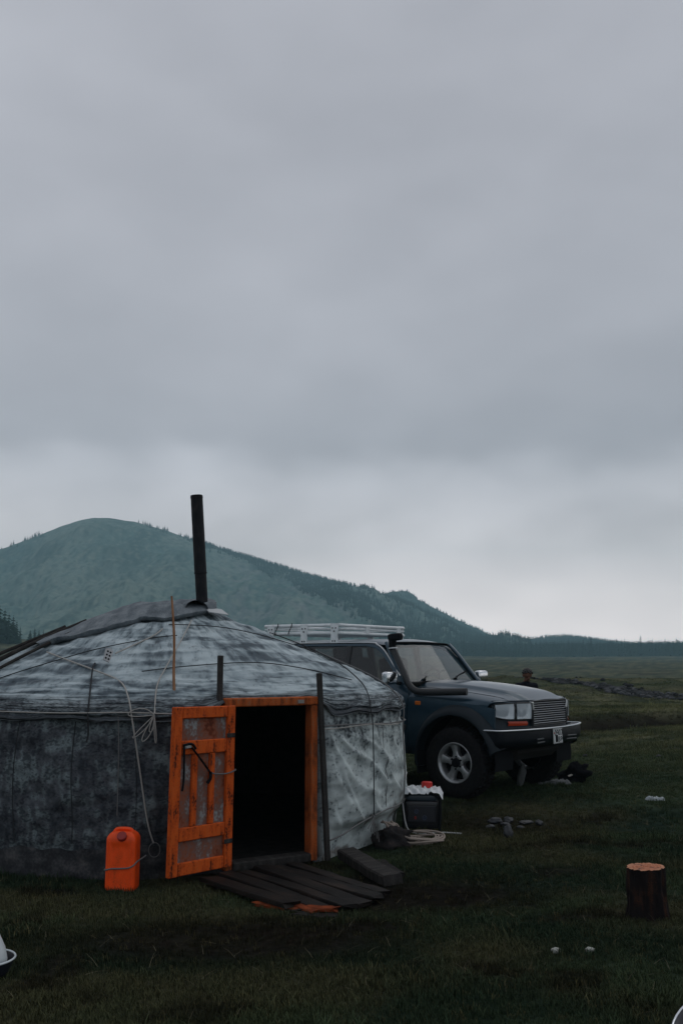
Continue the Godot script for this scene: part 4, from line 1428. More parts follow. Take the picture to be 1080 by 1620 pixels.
	for q in [[Vector3(-0.655, 1.252, 0.42), Vector3(-0.705, 1.285, 0.30), Vector3(-0.735, 1.34, -0.08)], [Vector3(-0.65, 1.252, -0.24), Vector3(-0.70, 1.28, -0.36), Vector3(-0.75, 1.33, -0.62)]]:
		var w := MB.new()
		w.tube([q[0], q[1], q[2]], 0.009, 6)
		w.tube([q[0] + Vector3(0, -0.03, 0), q[0] + Vector3(0, 0.01, 0)], 0.02, 8)
		w.tube([q[1].lerp(q[2], -0.15) + Vector3(-0.008, 0.0, 0), q[2] + (q[2] - q[1]) * 0.25 + Vector3(-0.012, 0.0, 0)], 0.008, 5)
		part("wiper", w, M.black, t)
	# roof
	rows = []
	for j in 41:
		var f := j / 40.0
		var x := lerpf(-3.50, -1.005, f)
		var row := []
		for q in 33:
			var s := q / 16.0 - 1.0
			var a := absf(s)
			var y := 1.672 + 0.062 * pow(maxf(0.0, 1.0 - pow(a, 3.2)), 0.6)
			y -= 0.055 * pow(sm(0.86, 1.0, f), 2.0) * (1.0 - a * a * 0.6)
			y -= 0.10 * pow(sm(0.08, 0.0, f), 1.5)
			var bowx := 0.05 * (1.0 - s * s) * sm(0.8, 1.0, f)
			row.append(Vector3(x + bowx, y, s * 0.70))
		rows.append(row)
	var rf := MB.new()
	rf.grid(rows, Vector3(-2.2, 1.2, 0))
	part("roof", rf, paint, t)
	# tail
	part("tailgate", box(Vector3(0.05, 0.76, 1.60), 0.02), paint, t, xf(Vector3(-3.52, 0.82, 0)))
	part("rear_screen", box(Vector3(0.02, 0.44, 1.36), 0.005), glass, t, Transform3D(Basis.from_euler(Vector3(0, 0, -0.1)), Vector3(-3.475, 1.42, 0)))
	part("rear_bumper", box(Vector3(0.16, 0.16, 1.72), 0.03), trim, t, xf(Vector3(-3.60, 0.52, 0)))
	# inside: dashboard, wheel, seats, headlining
	part("dashboard", box(Vector3(0.34, 0.22, 1.44), 0.05), dark_in, t, xf(Vector3(-0.90, 1.12, 0)))
	var sw := MB.new()
	var ring := []
	for k in 25:
		var a := TAU * k / 24.0
		ring.append(Vector3(-1.13 + 0.08 * sin(a), 1.20 + 0.17 * sin(a), -0.38 + 0.19 * cos(a)))
	sw.tube(ring, 0.016, 8)
	sw.tube([Vector3(-1.13, 1.20, -0.56), Vector3(-1.11, 1.19, -0.38), Vector3(-1.13, 1.20, -0.20)], 0.018, 6)
	sw.tube([Vector3(-1.11, 1.19, -0.38), Vector3(-0.98, 1.12, -0.38)], 0.03, 8)
	part("steering_wheel", sw, M.black, t)
	for q in [[-1.50, 0.38], [-1.50, -0.38], [-2.35, 0.38], [-2.35, -0.38]]:
		var st := Node3D.new()
		st.name = "seat"
		t.add_child(st, true)
		st.position = Vector3(q[0], 0.98, q[1])
		part("cushion", rounded(Vector3(0.5, 0.16, 0.52), 0.05), dark_in, st, xf(Vector3(0.12, 0.05, 0)))
		part("backrest", rounded(Vector3(0.14, 0.46, 0.5), 0.05), dark_in, st, xf(Vector3(-0.16, 0.30, 0), Vector3(0, 0, 0.2)))
		part("headrest", rounded(Vector3(0.09, 0.15, 0.26), 0.035), dark_in, st, xf(Vector3(-0.23, 0.585, 0), Vector3(0, 0, 0.15)))
	# front: panel, grille, lamps
	rows = []
	for j in 2:
		var row := []
		for q in 41:
			var z := lerpf(-0.80, 0.80, q / 40.0)
			row.append(Vector3(nose_x(z) - 0.022, [0.70, 1.045][j], z))
		rows.append(row)
	var fp := MB.new()
	fp.grid(rows, Vector3(-0.5, 0.9, 0))
	part("front_panel", fp, dull, t)
	var gr := Node3D.new()
	gr.name = "grille"
	t.add_child(gr)
	part("grille_backing", box(Vector3(0.012, 0.245, 0.75), 0.002), M.black, gr, xf(Vector3(0.703, 0.905, 0)))
	for k in 10: part("slat", box(Vector3(0.022, 0.0095, 0.744), 0.003), mt(Color(0.30, 0.32, 0.34), 0.35, 0.7) if k == 0 else gr.get_child(1).material_override, gr, xf(Vector3(0.719, 0.797 + k * 0.0238, 0)))
	for s in [1.0, -1.0]:
		part("surround", box(Vector3(0.03, 0.245, 0.02), 0.005), trim, gr, xf(Vector3(0.718, 0.905, s * 0.385), Vector3(0, s * 0.1, 0)))
		part("bright_corner", box(Vector3(0.032, 0.085, 0.030), 0.006), mt(Color(0.6, 0.62, 0.63), 0.3, 0.6), gr, xf(Vector3(0.722, 0.985, s * 0.392), Vector3(s * 0.12, s * 0.1, 0)))
	part("surround", box(Vector3(0.03, 0.014, 0.79), 0.004), trim, gr, xf(Vector3(0.718, 1.033, 0)))
	part("surround", box(Vector3(0.03, 0.014, 0.79), 0.004), trim, gr, xf(Vector3(0.718, 0.776, 0)))
	for s in [1.0, -1.0]:
		for q in [[0.415, 0.605, "headlamp"], [0.622, 0.80, "corner_lamp"]]:
			var lamp := Node3D.new()
			lamp.name = q[2]
			t.add_child(lamp, true)
			var bowl := MB.new()
			var cover := MB.new()
			var frame := MB.new()
			var br := []
			var cr := []
			for j in 9:
				var rb := []
				var rc := []
				var fy := j / 8.0
				for k in 13:
					var fz := k / 12.0
					var z: float = lerpf(q[0], q[1], fz)
					var y := lerpf(0.848, 1.018, fy)
					if q[1] > 0.7:
						y = lerpf(0.848 + 0.03 * pow(fz, 3.0), 1.018 - 0.012 * fz, fy)
					var dish := 0.055 * (1.0 - pow(absf(fz * 2 - 1), 2.5)) * (1.0 - pow(absf(fy * 2 - 1), 2.5))
					rb.append(Vector3(nose_x(z) + 0.010 - dish, y, s * z))
					rc.append(Vector3(nose_x(z) + 0.016 + 0.006 * sin(fy * PI) + 0.0012 * sin(fz * 60.0), y, s * z))
				br.append(rb); cr.append(rc)
			bowl.grid(br, Vector3(0, 0.93, s * 0.6))
			cover.grid(cr, Vector3(0, 0.93, s * 0.6))
			part("reflector", bowl, mt(Color(0.80, 0.84, 0.85), 0.38, 0.45), lamp)
			if q[2] == "headlamp":
				var bulb := MB.new()
				bulb.lathe([Vector2(0.0, -0.03), Vector2(0.024, -0.02), Vector2(0.03, 0.0), Vector2(0.0, 0.012)], 14, Transform3D(Basis(Vector3(0, 0, 1), -PI / 2), Vector3(nose_x(0.51) - 0.02, 0.93, s * 0.51)))
				part("bulb_cap", bulb, M.steel, lamp)
			part("lens", cover, lens, lamp)
			var edge := []
			for k in 13: edge.append(cr[0][k])
			for j in range(1, 9): edge.append(cr[j][12])
			for k in range(11, -1, -1): edge.append(cr[8][k])
			for j in range(7, -1, -1): edge.append(cr[j][0])
			frame.tube(edge, 0.006, 5)
			part("rim", frame, trim, lamp)
		# indicator under the lamps
		var ind := MB.new()
		var ir := []
		for j in 3:
			var row := []
			for k in 9:
				var z := lerpf(0.47, 0.68, k / 8.0)
				row.append(Vector3(nose_x(z) + 0.004 + 0.01 * (1.0 - absf(j - 1.0)), lerpf(0.782, 0.828, j / 2.0), s * z))
			ir.append(row)
		ind.grid(ir, Vector3(0, 0.8, s * 0.55))
		part("indicator", ind, mt(Color(0.42, 0.045, 0.012), 0.25), t)
	# bumper: face, bright top edge, slots
	var plan := []
	for k in 49:
		var s := k / 24.0 - 1.0
		var z := 0.93 * signf(s) * minf(1.0, absf(s) * 1.12)
		var x := 0.80 - 0.17 * pow(absf(s) / 0.9, 2.4) if absf(s) < 0.9 else lerpf(0.63, 0.44, (absf(s) - 0.9) / 0.1)
		plan.append(Vector2(x, z))
	var prof := [Vector2(-0.10, 0.745), Vector2(-0.012, 0.742), Vector2(0.0, 0.725), Vector2(0.0, 0.64), Vector2(-0.006, 0.60), Vector2(-0.05, 0.555), Vector2(-0.14, 0.53)]
	var bum := MB.new()
	rows = []
	for q in prof:
		var row := []
		for p in plan:
			var nrm := Vector2(1.0, p.y * 0.6).normalized()
			row.append(Vector3(p.x + nrm.x * q.x, q.y, p.y + nrm.y * q.x))
		rows.append(row)
	bum.grid(rows, Vector3(0.3, 0.63, 0))
	var bm := mt(Color(0.007, 0.009, 0.012), 0.42)
	bm.metallic_specular = 0.25
	part("front_bumper", bum, bm, t)
	var strip := MB.new()
	var sp := []
	for p in plan: sp.append(Vector3(p.x + 0.001, 0.742, p.y * 1.001))
	strip.tube(sp, 0.011, 8, true, Vector2(1.0, 1.0))
	part("bumper_strip", strip, mt(Color(0.52, 0.55, 0.57), 0.28, 0.95), t)
	for s in [1.0, -1.0]:
		for k in 2: part("bumper_slot", box(Vector3(0.01, 0.014, 0.26), 0.003), mt(Color(0.06, 0.068, 0.075), 0.4), t, Transform3D(Basis(Vector3.UP, s * 0.12), Vector3(0.792, 0.605 + k * 0.035, s * 0.33)))
	# number plate
	var np := Node3D.new()
	np.name = "number_plate"
	t.add_child(np)
	np.transform = Transform3D(Basis.from_euler(Vector3(0, PI / 2, 0)) * Basis.from_euler(Vector3(-0.03, 0, 0)), Vector3(0.812, 0.652, 0.0))
	part("plate", box(Vector3(0.215, 0.158, 0.006), 0.002), mt(Color(0.62, 0.65, 0.65), 0.5), np)
	part("plate_frame", frame_mesh(0.205, 0.148, 0.006), M.black, np, xf(Vector3(0, 0, 0.0035)))
	part("lettering", text_mesh("0907", 0.062), M.black, np, xf(Vector3(0.014, 0.033, 0.0035)))
	part("lettering", text_mesh("ӨВР", 0.058), M.black, np, xf(Vector3(0.014, -0.036, 0.0035)))
	var em := MB.new()
	em.lathe([Vector2(0.011, 0.0), Vector2(0.011, 0.002), Vector2(0.0, 0.002)], 10, Transform3D(Basis(Vector3.RIGHT, PI / 2), Vector3(-0.083, 0.033, 0.003)))
	part("emblem", em, mt(Color(0.25, 0.02, 0.02), 0.6), np)
	# snorkel on the right side
	var sn := MB.new()
	sn.tube(smooth_path([Vector3(0.20, 1.135, 0.862), Vector3(0.0, 1.130, 0.895), Vector3(-0.26, 1.122, 0.905), Vector3(-0.42, 1.130, 0.905), Vector3(-0.53, 1.195, 0.895), Vector3(-0.64, 1.345, 0.855), Vector3(-0.78, 1.53, 0.80), Vector3(-0.845, 1.60, 0.785)], 5), 0.039, 12, true, Vector2(0.85, 1.0))
	var sno := part("snorkel", sn, trim, t)
	var hd := MB.new()
	hd.tube([Vector3(-0.842, 1.59, 0.785), Vector3(-0.842, 1.66, 0.785), Vector3(-0.838, 1.71, 0.785)], [0.043, 0.043, 0.047], 14)
	hd.merge(rounded(Vector3(0.17, 0.085, 0.105), 0.03), Transform3D(Basis(Vector3(0, 0, 1), 0.08), Vector3(-0.800, 1.735, 0.785)))
	part("snorkel_head", hd, M.black, sno)
	part("clamp", tubed([Vector3(-0.836, 1.603, 0.785), Vector3(-0.837, 1.615, 0.785)], 0.053, 14), M.steel, sno)
	# roof rack: a short basket over the middle of the roof
	var rk := Node3D.new()
	rk.name = "roof_rack"
	t.add_child(rk)
	var xr := -3.00
	var xfr := -1.72
	for q in [[1.900, 0.021], [1.858, 0.012], [1.803, 0.021]]:
		for s in [1.0, -1.0]: part("rail", tubed([Vector3(xr, q[0] + 0.01, s * 0.66), Vector3(-2.3, q[0] + 0.004, s * 0.66), Vector3(xfr - 0.06, q[0], s * 0.66)], q[1], 8), white, rk)
		part("front_rail", tubed(smooth_path([Vector3(xfr - 0.06, q[0], 0.66), Vector3(xfr - 0.015, q[0] - 0.001, 0.645), Vector3(xfr, q[0] - 0.002, 0.60), Vector3(xfr, q[0] - 0.004, 0.0), Vector3(xfr, q[0] - 0.006, -0.60), Vector3(xfr - 0.015, q[0] - 0.003, -0.645), Vector3(xfr - 0.06, q[0], -0.66)], 3), q[1], 8), white, rk)
		part("end_rail", tubed([Vector3(xr + 0.02, q[0] + 0.01, -0.64), Vector3(xr + 0.02, q[0] + 0.01, 0.64)], q[1] * 0.95, 8), white, rk)
	for s in [1.0, -1.0]:
		for x in [-2.88, -2.30, -1.80]:
			var leg := MB.new()
			leg.prism(PackedVector2Array([Vector2(-0.055, 0.0), Vector2(0.055, 0.0), Vector2(0.05, 0.10), Vector2(0.062, 0.245), Vector2(-0.062, 0.245), Vector2(-0.05, 0.10)]), -0.008, 0.008)
			var lg := part("leg", leg, white, rk, Transform3D(Basis.from_euler(Vector3(-s * 0.06, 0, 0)), Vector3(x, 1.675, s * 0.69)))
			for q in [[-0.02, 0.03], [0.02, 0.03], [0.0, 0.15], [-0.025, 0.19], [0.025, 0.19]]:
				var bolt := MB.new()
				bolt.lathe([Vector2(0.0085, 0.0), Vector2(0.0085, 0.008), Vector2(0.0, 0.009)], 8, Transform3D(Basis(Vector3.RIGHT, s * PI / 2), Vector3(q[0], q[1], s * 0.008)))
				part("bolt", bolt, M.black, lg)
	for z in [0.14, -0.52]: part("post", box(Vector3(0.014, 0.115, 0.08), 0.004), white, rk, xf(Vector3(xfr + 0.016, 1.848, z)))
	for x in [-2.75, -2.52, -2.29, -2.06, -1.86]: part("cross_bar", tubed([Vector3(x, 1.800, -0.65), Vector3(x, 1.800, 0.65)], 0.016, 8), white, rk)
	for x in [-2.76, -2.52]:
		var st := MB.new()
		st.tube(smooth_path([Vector3(x, 1.94, 0.672), Vector3(x + 0.01, 1.90, 0.69), Vector3(x - 0.03, 1.84, 0.688), Vector3(x - 0.05, 1.80, 0.685)], 3), 0.006, 5)
		part("lashing", st, M.black, rk)

func rounded(size: Vector3, r: float) -> MB:
	# box with rounded edges
	var m := MB.new()
	var h := size * 0.5
	var n := 14
	var rows := []
	for j in n + 1:
		var v := -PI / 2 + PI * j / n
		var row := []
		for k in 2 * n + 1:
			var u := TAU * (k % (2 * n)) / (2.0 * n)
			var d := Vector3(cos(v) * cos(u), sin(v), cos(v) * sin(u))
			var p := Vector3.ZERO
			for a in 3:
				var e := pow(absf(d[a]), 0.30) * signf(d[a])
				p[a] = clampf(e * 1.25, -1.0, 1.0) * (h[a] - r) + d[a] * r
			row.append(p)
		rows.append(row)
	m.grid(rows, Vector3.ZERO, true)
	return m

func text_mesh(s: String, high: float) -> TextMesh:
	var tm := TextMesh.new()
	var f := SystemFont.new()
	f.font_names = PackedStringArray(["Droid Sans"])
	f.font_weight = 700
	tm.font = f
	tm.text = s
	tm.font_size = 64
	tm.pixel_size = high / 46.0
	tm.depth = 0.0015
	return tm

func frame_mesh(w: float, h: float, t: float) -> MB:
	var m := MB.new()
	for s in [-1.0, 1.0]:
		m.cbox(xf(Vector3(0, s * (h * 0.5 - t * 0.35), 0)), Vector3(w, t * 0.7, 0.002), 0.0004)
		m.cbox(xf(Vector3(s * (w * 0.5 - t * 0.35), 0, 0)), Vector3(t * 0.7, h - 1.45 * t, 0.002), 0.0004)
	return m

var wheel_meshes := {}
func build_wheel(t: Node3D, at: Vector3, s: float) -> void:
	if wheel_meshes.is_empty():
		var ty := MB.new()
		# profile across the tyre, from the inner bead over the tread to the outer bead (y is the axle)
		ty.lathe([Vector2(0.205, -0.115), Vector2(0.25, -0.132), Vector2(0.305, -0.138), Vector2(0.345, -0.130), Vector2(0.366, -0.112), Vector2(0.372, -0.06), Vector2(0.374, 0.0), Vector2(0.372, 0.06), Vector2(0.366, 0.112), Vector2(0.345, 0.130), Vector2(0.305, 0.138), Vector2(0.25, 0.132), Vector2(0.205, 0.115)], 48, Transform3D.IDENTITY, false)
		for k in 40:
			var a := TAU * k / 40.0
			for q in [-0.085, -0.028, 0.028, 0.085]:
				var b := Basis(Vector3(cos(a), 0, sin(a)), Vector3.UP, Vector3(-sin(a), 0, cos(a)))
				var aa: float = a + (0.05 if absf(q) > 0.05 else 0.0)
				b = Basis(Vector3(cos(aa), 0, sin(aa)), Vector3.UP, Vector3(-sin(aa), 0, cos(aa)))
				ty.cbox(Transform3D(b * Basis(Vector3.RIGHT, 0.3 * signf(q)), Vector3(cos(aa), 0, sin(aa)) * (0.374 - (0.004 if absf(q) > 0.05 else 0.0)) + Vector3(0, q, 0)), Vector3(0.018, 0.046, 0.040), 0.004)
		wheel_meshes.tyre = ty.mesh()
		var rim := MB.new()
		rim.lathe([Vector2(0.19, -0.11), Vector2(0.18, 0.02), Vector2(0.186, 0.085), Vector2(0.200, 0.100), Vector2(0.214, 0.108), Vector2(0.216, 0.118), Vector2(0.208, 0.122), Vector2(0.198, 0.116), Vector2(0.186, 0.095)], 48, Transform3D.IDENTITY, false)
		wheel_meshes.rim = rim.mesh()
		var sp := MB.new()
		# one spoke along +x: wide where it meets the rim, waisted, wide at the hub
		var rows := []
		for k in 9:
			var f := k / 8.0
			var r := lerpf(0.06, 0.192, f)
			var w := lerpf(0.045, 0.030, sm(0.0, 0.4, f)) + 0.030 * pow(f, 2.5)
			var y := 0.078 - 0.012 * f + 0.02 * f * f
			rows.append([Vector3(r, y - 0.05, -w), Vector3(r, y - 0.006, -w), Vector3(r, y + 0.006, -w * 0.7), Vector3(r, y + 0.008, 0), Vector3(r, y + 0.006, w * 0.7), Vector3(r, y - 0.006, w), Vector3(r, y - 0.05, w)])
		sp.grid(rows, Vector3(0.12, -0.2, 0))
		wheel_meshes.spoke = sp.mesh()
		var hub := MB.new()
		hub.lathe([Vector2(0.085, 0.03), Vector2(0.082, 0.078), Vector2(0.07, 0.086), Vector2(0.05, 0.086)], 24)
		wheel_meshes.hub = hub.mesh()
		var cap := MB.new()
		cap.lathe([Vector2(0.050, 0.06), Vector2(0.047, 0.105), Vector2(0.035, 0.118), Vector2(0.0, 0.120)], 20)
		wheel_meshes.cap = cap.mesh()
		var nut := MB.new()
		nut.lathe([Vector2(0.011, 0.08), Vector2(0.010, 0.10), Vector2(0.0, 0.102)], 6)
		wheel_meshes.nut = nut.mesh()
		var disc := MB.new()
		disc.lathe([Vector2(0.178, 0.0), Vector2(0.178, 0.012), Vector2(0.0, 0.012)], 28)
		wheel_meshes.disc = disc.mesh()
		wheel_meshes.alloy = noisy([[0.0, Color(0.22, 0.23, 0.24)], [0.5, Color(0.42, 0.44, 0.45)], [1.0, Color(0.52, 0.54, 0.55)]], 0.38, 0.25, 151)
		wheel_meshes.alloy.metallic = 0.75
	var w := Node3D.new()
	w.name = "wheel"
	t.add_child(w, true)
	w.transform = Transform3D(Basis(Vector3.RIGHT, s * PI / 2) * Basis(Vector3.UP, 0.45), at)
	part("tyre", wheel_meshes.tyre, M.rubber, w)
	part("rim", wheel_meshes.rim, wheel_meshes.alloy, w)
	for k in 5: part("spoke", wheel_meshes.spoke, wheel_meshes.alloy, w, Transform3D(Basis(Vector3.UP, TAU * k / 5.0), Vector3.ZERO))
	part("hub", wheel_meshes.hub, wheel_meshes.alloy, w)
	part("hub_cap", wheel_meshes.cap, M.black, w)
	for k in 6: part("wheel_nut", wheel_meshes.nut, M.black, w, Transform3D(Basis.IDENTITY, Vector3(0.064 * cos(TAU * k / 6.0), 0, 0.064 * sin(TAU * k / 6.0))))
	part("brake_disc", wheel_meshes.disc, M.black, w)

# ---------------------------------------------------------------- person behind the car
func capsule(p: Vector3, a: Vector3, b: Vector3, ra: float, rb: float) -> float:
	var ab := b - a
	var t := clampf((p - a).dot(ab) / maxf(ab.length_squared(), 1e-9), 0.0, 1.0)
	return p.distance_to(a + ab * t) - lerpf(ra, rb, t)

# surface of a set of tapered bones [a, b, ra, rb] joined smoothly, added to m
func skin_bones(m: MB, bones: Array, cell: float, k: float, tint: Callable) -> void:
	var lo := Vector3.INF
	var hi := -Vector3.INF
	for b in bones:
		for e in 2:
			var rr: float = b[2 + e] + cell * 2.0
			lo = lo.min(b[e] - Vector3.ONE * rr)
			hi = hi.max(b[e] + Vector3.ONE * rr)
	var n := Vector3i(((hi - lo) / cell).ceil()) + Vector3i.ONE * 2
	var fld := PackedFloat32Array()
	fld.resize(n.x * n.y * n.z)
	fld.fill(1.0)
	for b in bones:
		var rr: float = maxf(b[2], b[3]) + k + cell * 2.0
		var c0 := Vector3i(((b[0].min(b[1]) - Vector3.ONE * rr - lo) / cell).floor()).clamp(Vector3i.ZERO, n - Vector3i.ONE)
		var c1 := Vector3i(((b[0].max(b[1]) + Vector3.ONE * rr - lo) / cell).ceil()).clamp(Vector3i.ZERO, n - Vector3i.ONE)
		for z in range(c0.z, c1.z + 1):
			for y in range(c0.y, c1.y + 1):
				for x in range(c0.x, c1.x + 1):
					var q := (z * n.y + y) * n.x + x
					var d := capsule(lo + Vector3(x, y, z) * cell, b[0], b[1], b[2], b[3])
					var o := fld[q]
					var h := maxf(k - absf(d - o), 0.0) / k
					fld[q] = minf(d, o) - h * h * k * 0.25
	var idx := {}
	var base := m.v.size()
	var sx := 1
	var sy := n.x
	var sz := n.x * n.y
	for z in n.z - 1:
		for y in n.y - 1:
			for x in n.x - 1:
				var q := z * sz + y * sy + x
				var cnt := 0
				var acc := Vector3.ZERO
				var f0 := fld[q]
				var sgn := f0 < 0.0
				var same := true
				for e in 8:
					if (fld[q + (e & 1) * sx + ((e >> 1) & 1) * sy + (e >> 2) * sz] < 0.0) != sgn:
						same = false
						break
				if same: continue
				for e in [[0, 1], [2, 3], [4, 5], [6, 7], [0, 2], [1, 3], [4, 6], [5, 7], [0, 4], [1, 5], [2, 6], [3, 7]]:
					var fa := fld[q + (e[0] & 1) * sx + ((e[0] >> 1) & 1) * sy + (e[0] >> 2) * sz]
					var fb := fld[q + (e[1] & 1) * sx + ((e[1] >> 1) & 1) * sy + (e[1] >> 2) * sz]
					if (fa < 0.0) == (fb < 0.0): continue
					var t := fa / (fa - fb)
					acc += Vector3(e[0] & 1, (e[0] >> 1) & 1, e[0] >> 2).lerp(Vector3(e[1] & 1, (e[1] >> 1) & 1, e[1] >> 2), t)
					cnt += 1
				var p := lo + (Vector3(x, y, z) + acc / cnt) * cell
				var g := Vector3(fld[q + sx] - f0, fld[q + sy] - f0, fld[q + sz] - f0) + Vector3(fld[q + sx + sy + sz] - fld[q + sy + sz], fld[q + sx + sy + sz] - fld[q + sx + sz], fld[q + sx + sy + sz] - fld[q + sx + sy])
				idx[q] = m.v.size()
				m.v.append(p); m.n.append(g.normalized()); m.u.append(Vector2(p.x, p.y)); m.c.append(tint.call(p))
	for q in idx:
		for ax in 3:
			var s: int = [sx, sy, sz][ax]
			var s1: int = [sy, sz, sx][ax]
			var s2: int = [sz, sx, sy][ax]
			var fa := fld[q]
			var fb := fld[q + s]
			if (fa < 0.0) == (fb < 0.0): continue
			if not (idx.has(q - s1) and idx.has(q - s2) and idx.has(q - s1 - s2)): continue
			var a: int = idx[q]
			var b: int = idx[q - s1]
			var c: int = idx[q - s1 - s2]
			var d: int = idx[q - s2]
			var gn := m.n[a] + m.n[c]
			var nn := (m.v[a] - m.v[c]).cross(m.v[a] - m.v[b])
			if nn.dot(gn) > 0.0: m.i.append_array([a, b, c, a, c, d])
			else: m.i.append_array([a, c, b, a, d, c])

func hand(bones: Array, wrist: Vector3, dir: Vector3, palm_n: Vector3, thumb_side: Vector3) -> void:
	var pe := wrist + dir * 0.09
	for k in 3: bones.append([wrist + dir * 0.02 + thumb_side * (k - 1) * 0.018, pe + thumb_side * (k - 1) * 0.026, 0.018, 0.016])
	for k in 4:
		var base := pe + thumb_side * (0.033 - 0.022 * k)
		var l: float = [0.072, 0.080, 0.074, 0.058][k]
		var d2 := (dir + palm_n * 0.35).normalized()
		var d3 := (dir + palm_n * 1.1).normalized()
		bones.append([base, base + d2 * l * 0.5, 0.010, 0.009])
		bones.append([base + d2 * l * 0.5, base + d2 * l * 0.5 + d3 * l * 0.5, 0.009, 0.0075])
	var tb := wrist + dir * 0.03 + thumb_side * 0.03
	var td := (dir * 0.7 + thumb_side * 0.7 + palm_n * 0.2).normalized()
	bones.append([tb, tb + td * 0.045, 0.013, 0.011])
	bones.append([tb + td * 0.045, tb + td * 0.045 + (td + palm_n * 0.4).normalized() * 0.03, 0.011, 0.009])

func build_person() -> void:
	var at := Vector3(3.83, 0, -20.0)
	at.y = height(at.x, at.z)
	var t := thing("person", "person in a black jacket standing behind the car with head bowed", "person", at, 0.15)
	# figure faces +z (towards the picture's viewer); head bowed, arms brought forward at the waist
	var top := 1.51 - at.y
	var hc := Vector3(0.0, top - 0.115, 0.075)
	var neck := Vector3(0, top - 0.27, 0.0)
	var chest := Vector3(0, top - 0.43, -0.02)
	var hip := Vector3(0, top * 0.53, -0.03)
	var bones := []
	bones.append([hip, chest, 0.125, 0.135])
	for s in [-1.0, 1.0]:
		bones.append([hip + Vector3(s * 0.07, 0.02, 0), chest + Vector3(s * 0.09, 0.02, 0), 0.105, 0.11])
		var sh := Vector3(s * 0.185, top - 0.345, -0.01)
		bones.append([chest + Vector3(0, 0.10, 0), sh, 0.075, 0.062])
		var el := sh + Vector3(s * 0.05, -0.27, 0.06)
		var wr := el + Vector3(-s * 0.10, -0.08, 0.20)
		bones.append([sh, el, 0.060, 0.045])
		bones.append([el, wr, 0.045, 0.032])
		var hj := hip + Vector3(s * 0.09, -0.02, 0)
		var kn := Vector3(s * 0.105, top * 0.29, 0.03)
		var an := Vector3(s * 0.115, 0.085, -0.02)
		bones.append([hj, kn, 0.092, 0.062])
		bones.append([kn, an, 0.060, 0.042])
		bones.append([an + Vector3(0, -0.035, -0.02), an + Vector3(s * 0.015, -0.045, 0.15), 0.042, 0.036])
	bones.append([neck + Vector3(0, -0.08, -0.02), hc + Vector3(0, -0.06, -0.02), 0.062, 0.052])
	var skin := Color(0.13, 0.07, 0.05)
	var cloth := Color(0.010, 0.011, 0.014)
	var jeans := Color(0.016, 0.020, 0.030)
	var m := MB.new()
	skin_bones(m, bones, 0.02, 0.05, func(p: Vector3) -> Color:
		if p.y > neck.y + 0.02: return skin
		if p.y < 0.07: return Color(0.02, 0.015, 0.012)
		return jeans if p.y < hip.y - 0.02 else cloth)
	# head: skull, jaw, nose, brow, ears, chin; tilted forward
	var tilt := Basis(Vector3.RIGHT, 0.42)
	var hb := []
	for q in [[Vector3(0, 0.03, -0.02), Vector3(0, 0.035, 0.015), 0.086, 0.082], [Vector3(0, -0.02, 0.02), Vector3(0, -0.075, 0.045), 0.070, 0.042], [Vector3(0, 0.0, 0.09), Vector3(0, -0.032, 0.112), 0.010, 0.016], [Vector3(-0.04, 0.018, 0.078), Vector3(0.04, 0.018, 0.078), 0.016, 0.016], [Vector3(-0.018, -0.066, 0.080), Vector3(0.018, -0.066, 0.080), 0.012, 0.012], [Vector3(0.082, 0.0, 0.0), Vector3(0.088, -0.035, 0.005), 0.016, 0.012], [Vector3(-0.082, 0.0, 0.0), Vector3(-0.088, -0.035, 0.005), 0.016, 0.012]]:
		hb.append([hc + tilt * q[0], hc + tilt * q[1], q[2], q[3]])
	skin_bones(m, hb, 0.008, 0.022, func(_p: Vector3) -> Color: return skin)
	for s in [-1.0, 1.0]:
		var wr := Vector3(s * 0.185, top - 0.345, -0.01) + Vector3(s * 0.05, -0.27, 0.06) + Vector3(-s * 0.10, -0.08, 0.20)
		var hnd := []
		hand(hnd, wr, Vector3(-s * 0.4, -0.15, 0.9).normalized(), Vector3(0, -1, 0), Vector3(-s, 0, -0.3).normalized())
		skin_bones(m, hnd, 0.0055, 0.010, func(_p: Vector3) -> Color: return skin)
	var mat := mt(Color.WHITE, 0.8)
	mat.vertex_color_use_as_albedo = true
	part("body", m, mat, t)
	var hair := MB.new()
	var hbones := []
	for k in 40:
		var a := k * 2.4
		var f := (k + 0.5) / 40.0
		var el := lerpf(0.05, 1.5, f)
		var d := Vector3(cos(a) * cos(el), sin(el), sin(a) * cos(el))
		if d.z > 0.5 and d.y < 0.30: continue
		var c0 := Vector3(0, 0.032, -0.006)
		hbones.append([hc + tilt * (c0 + d * 0.078), hc + tilt * (c0 + d * 0.104 + Vector3(0, -0.005, 0.004)), 0.034, 0.018])
	for s in [-1.0, 1.0]: hbones.append([hc + tilt * Vector3(s * 0.074, 0.03, -0.02), hc + tilt * Vector3(s * 0.07, -0.03, -0.045), 0.022, 0.018])
	hbones.append([hc + tilt * Vector3(-0.04, -0.02, -0.082), hc + tilt * Vector3(0.04, -0.02, -0.082), 0.03, 0.03])
	skin_bones(hair, hbones, 0.008, 0.015, func(_p: Vector3) -> Color: return Color.WHITE)
	part("hair", hair, mt(Color(0.008, 0.007, 0.007), 0.6), t)
	for s in [-1.0, 1.0]:
		var eye := MB.new()
		eye.lathe([Vector2(0, -0.008), Vector2(0.009, -0.004), Vector2(0.010, 0), Vector2(0.009, 0.004), Vector2(0, 0.008)], 10, xf(hc + tilt * Vector3(s * 0.032, 0.002, 0.083)), false)
		part("eye", eye, mt(Color(0.02, 0.015, 0.012), 0.3), t)

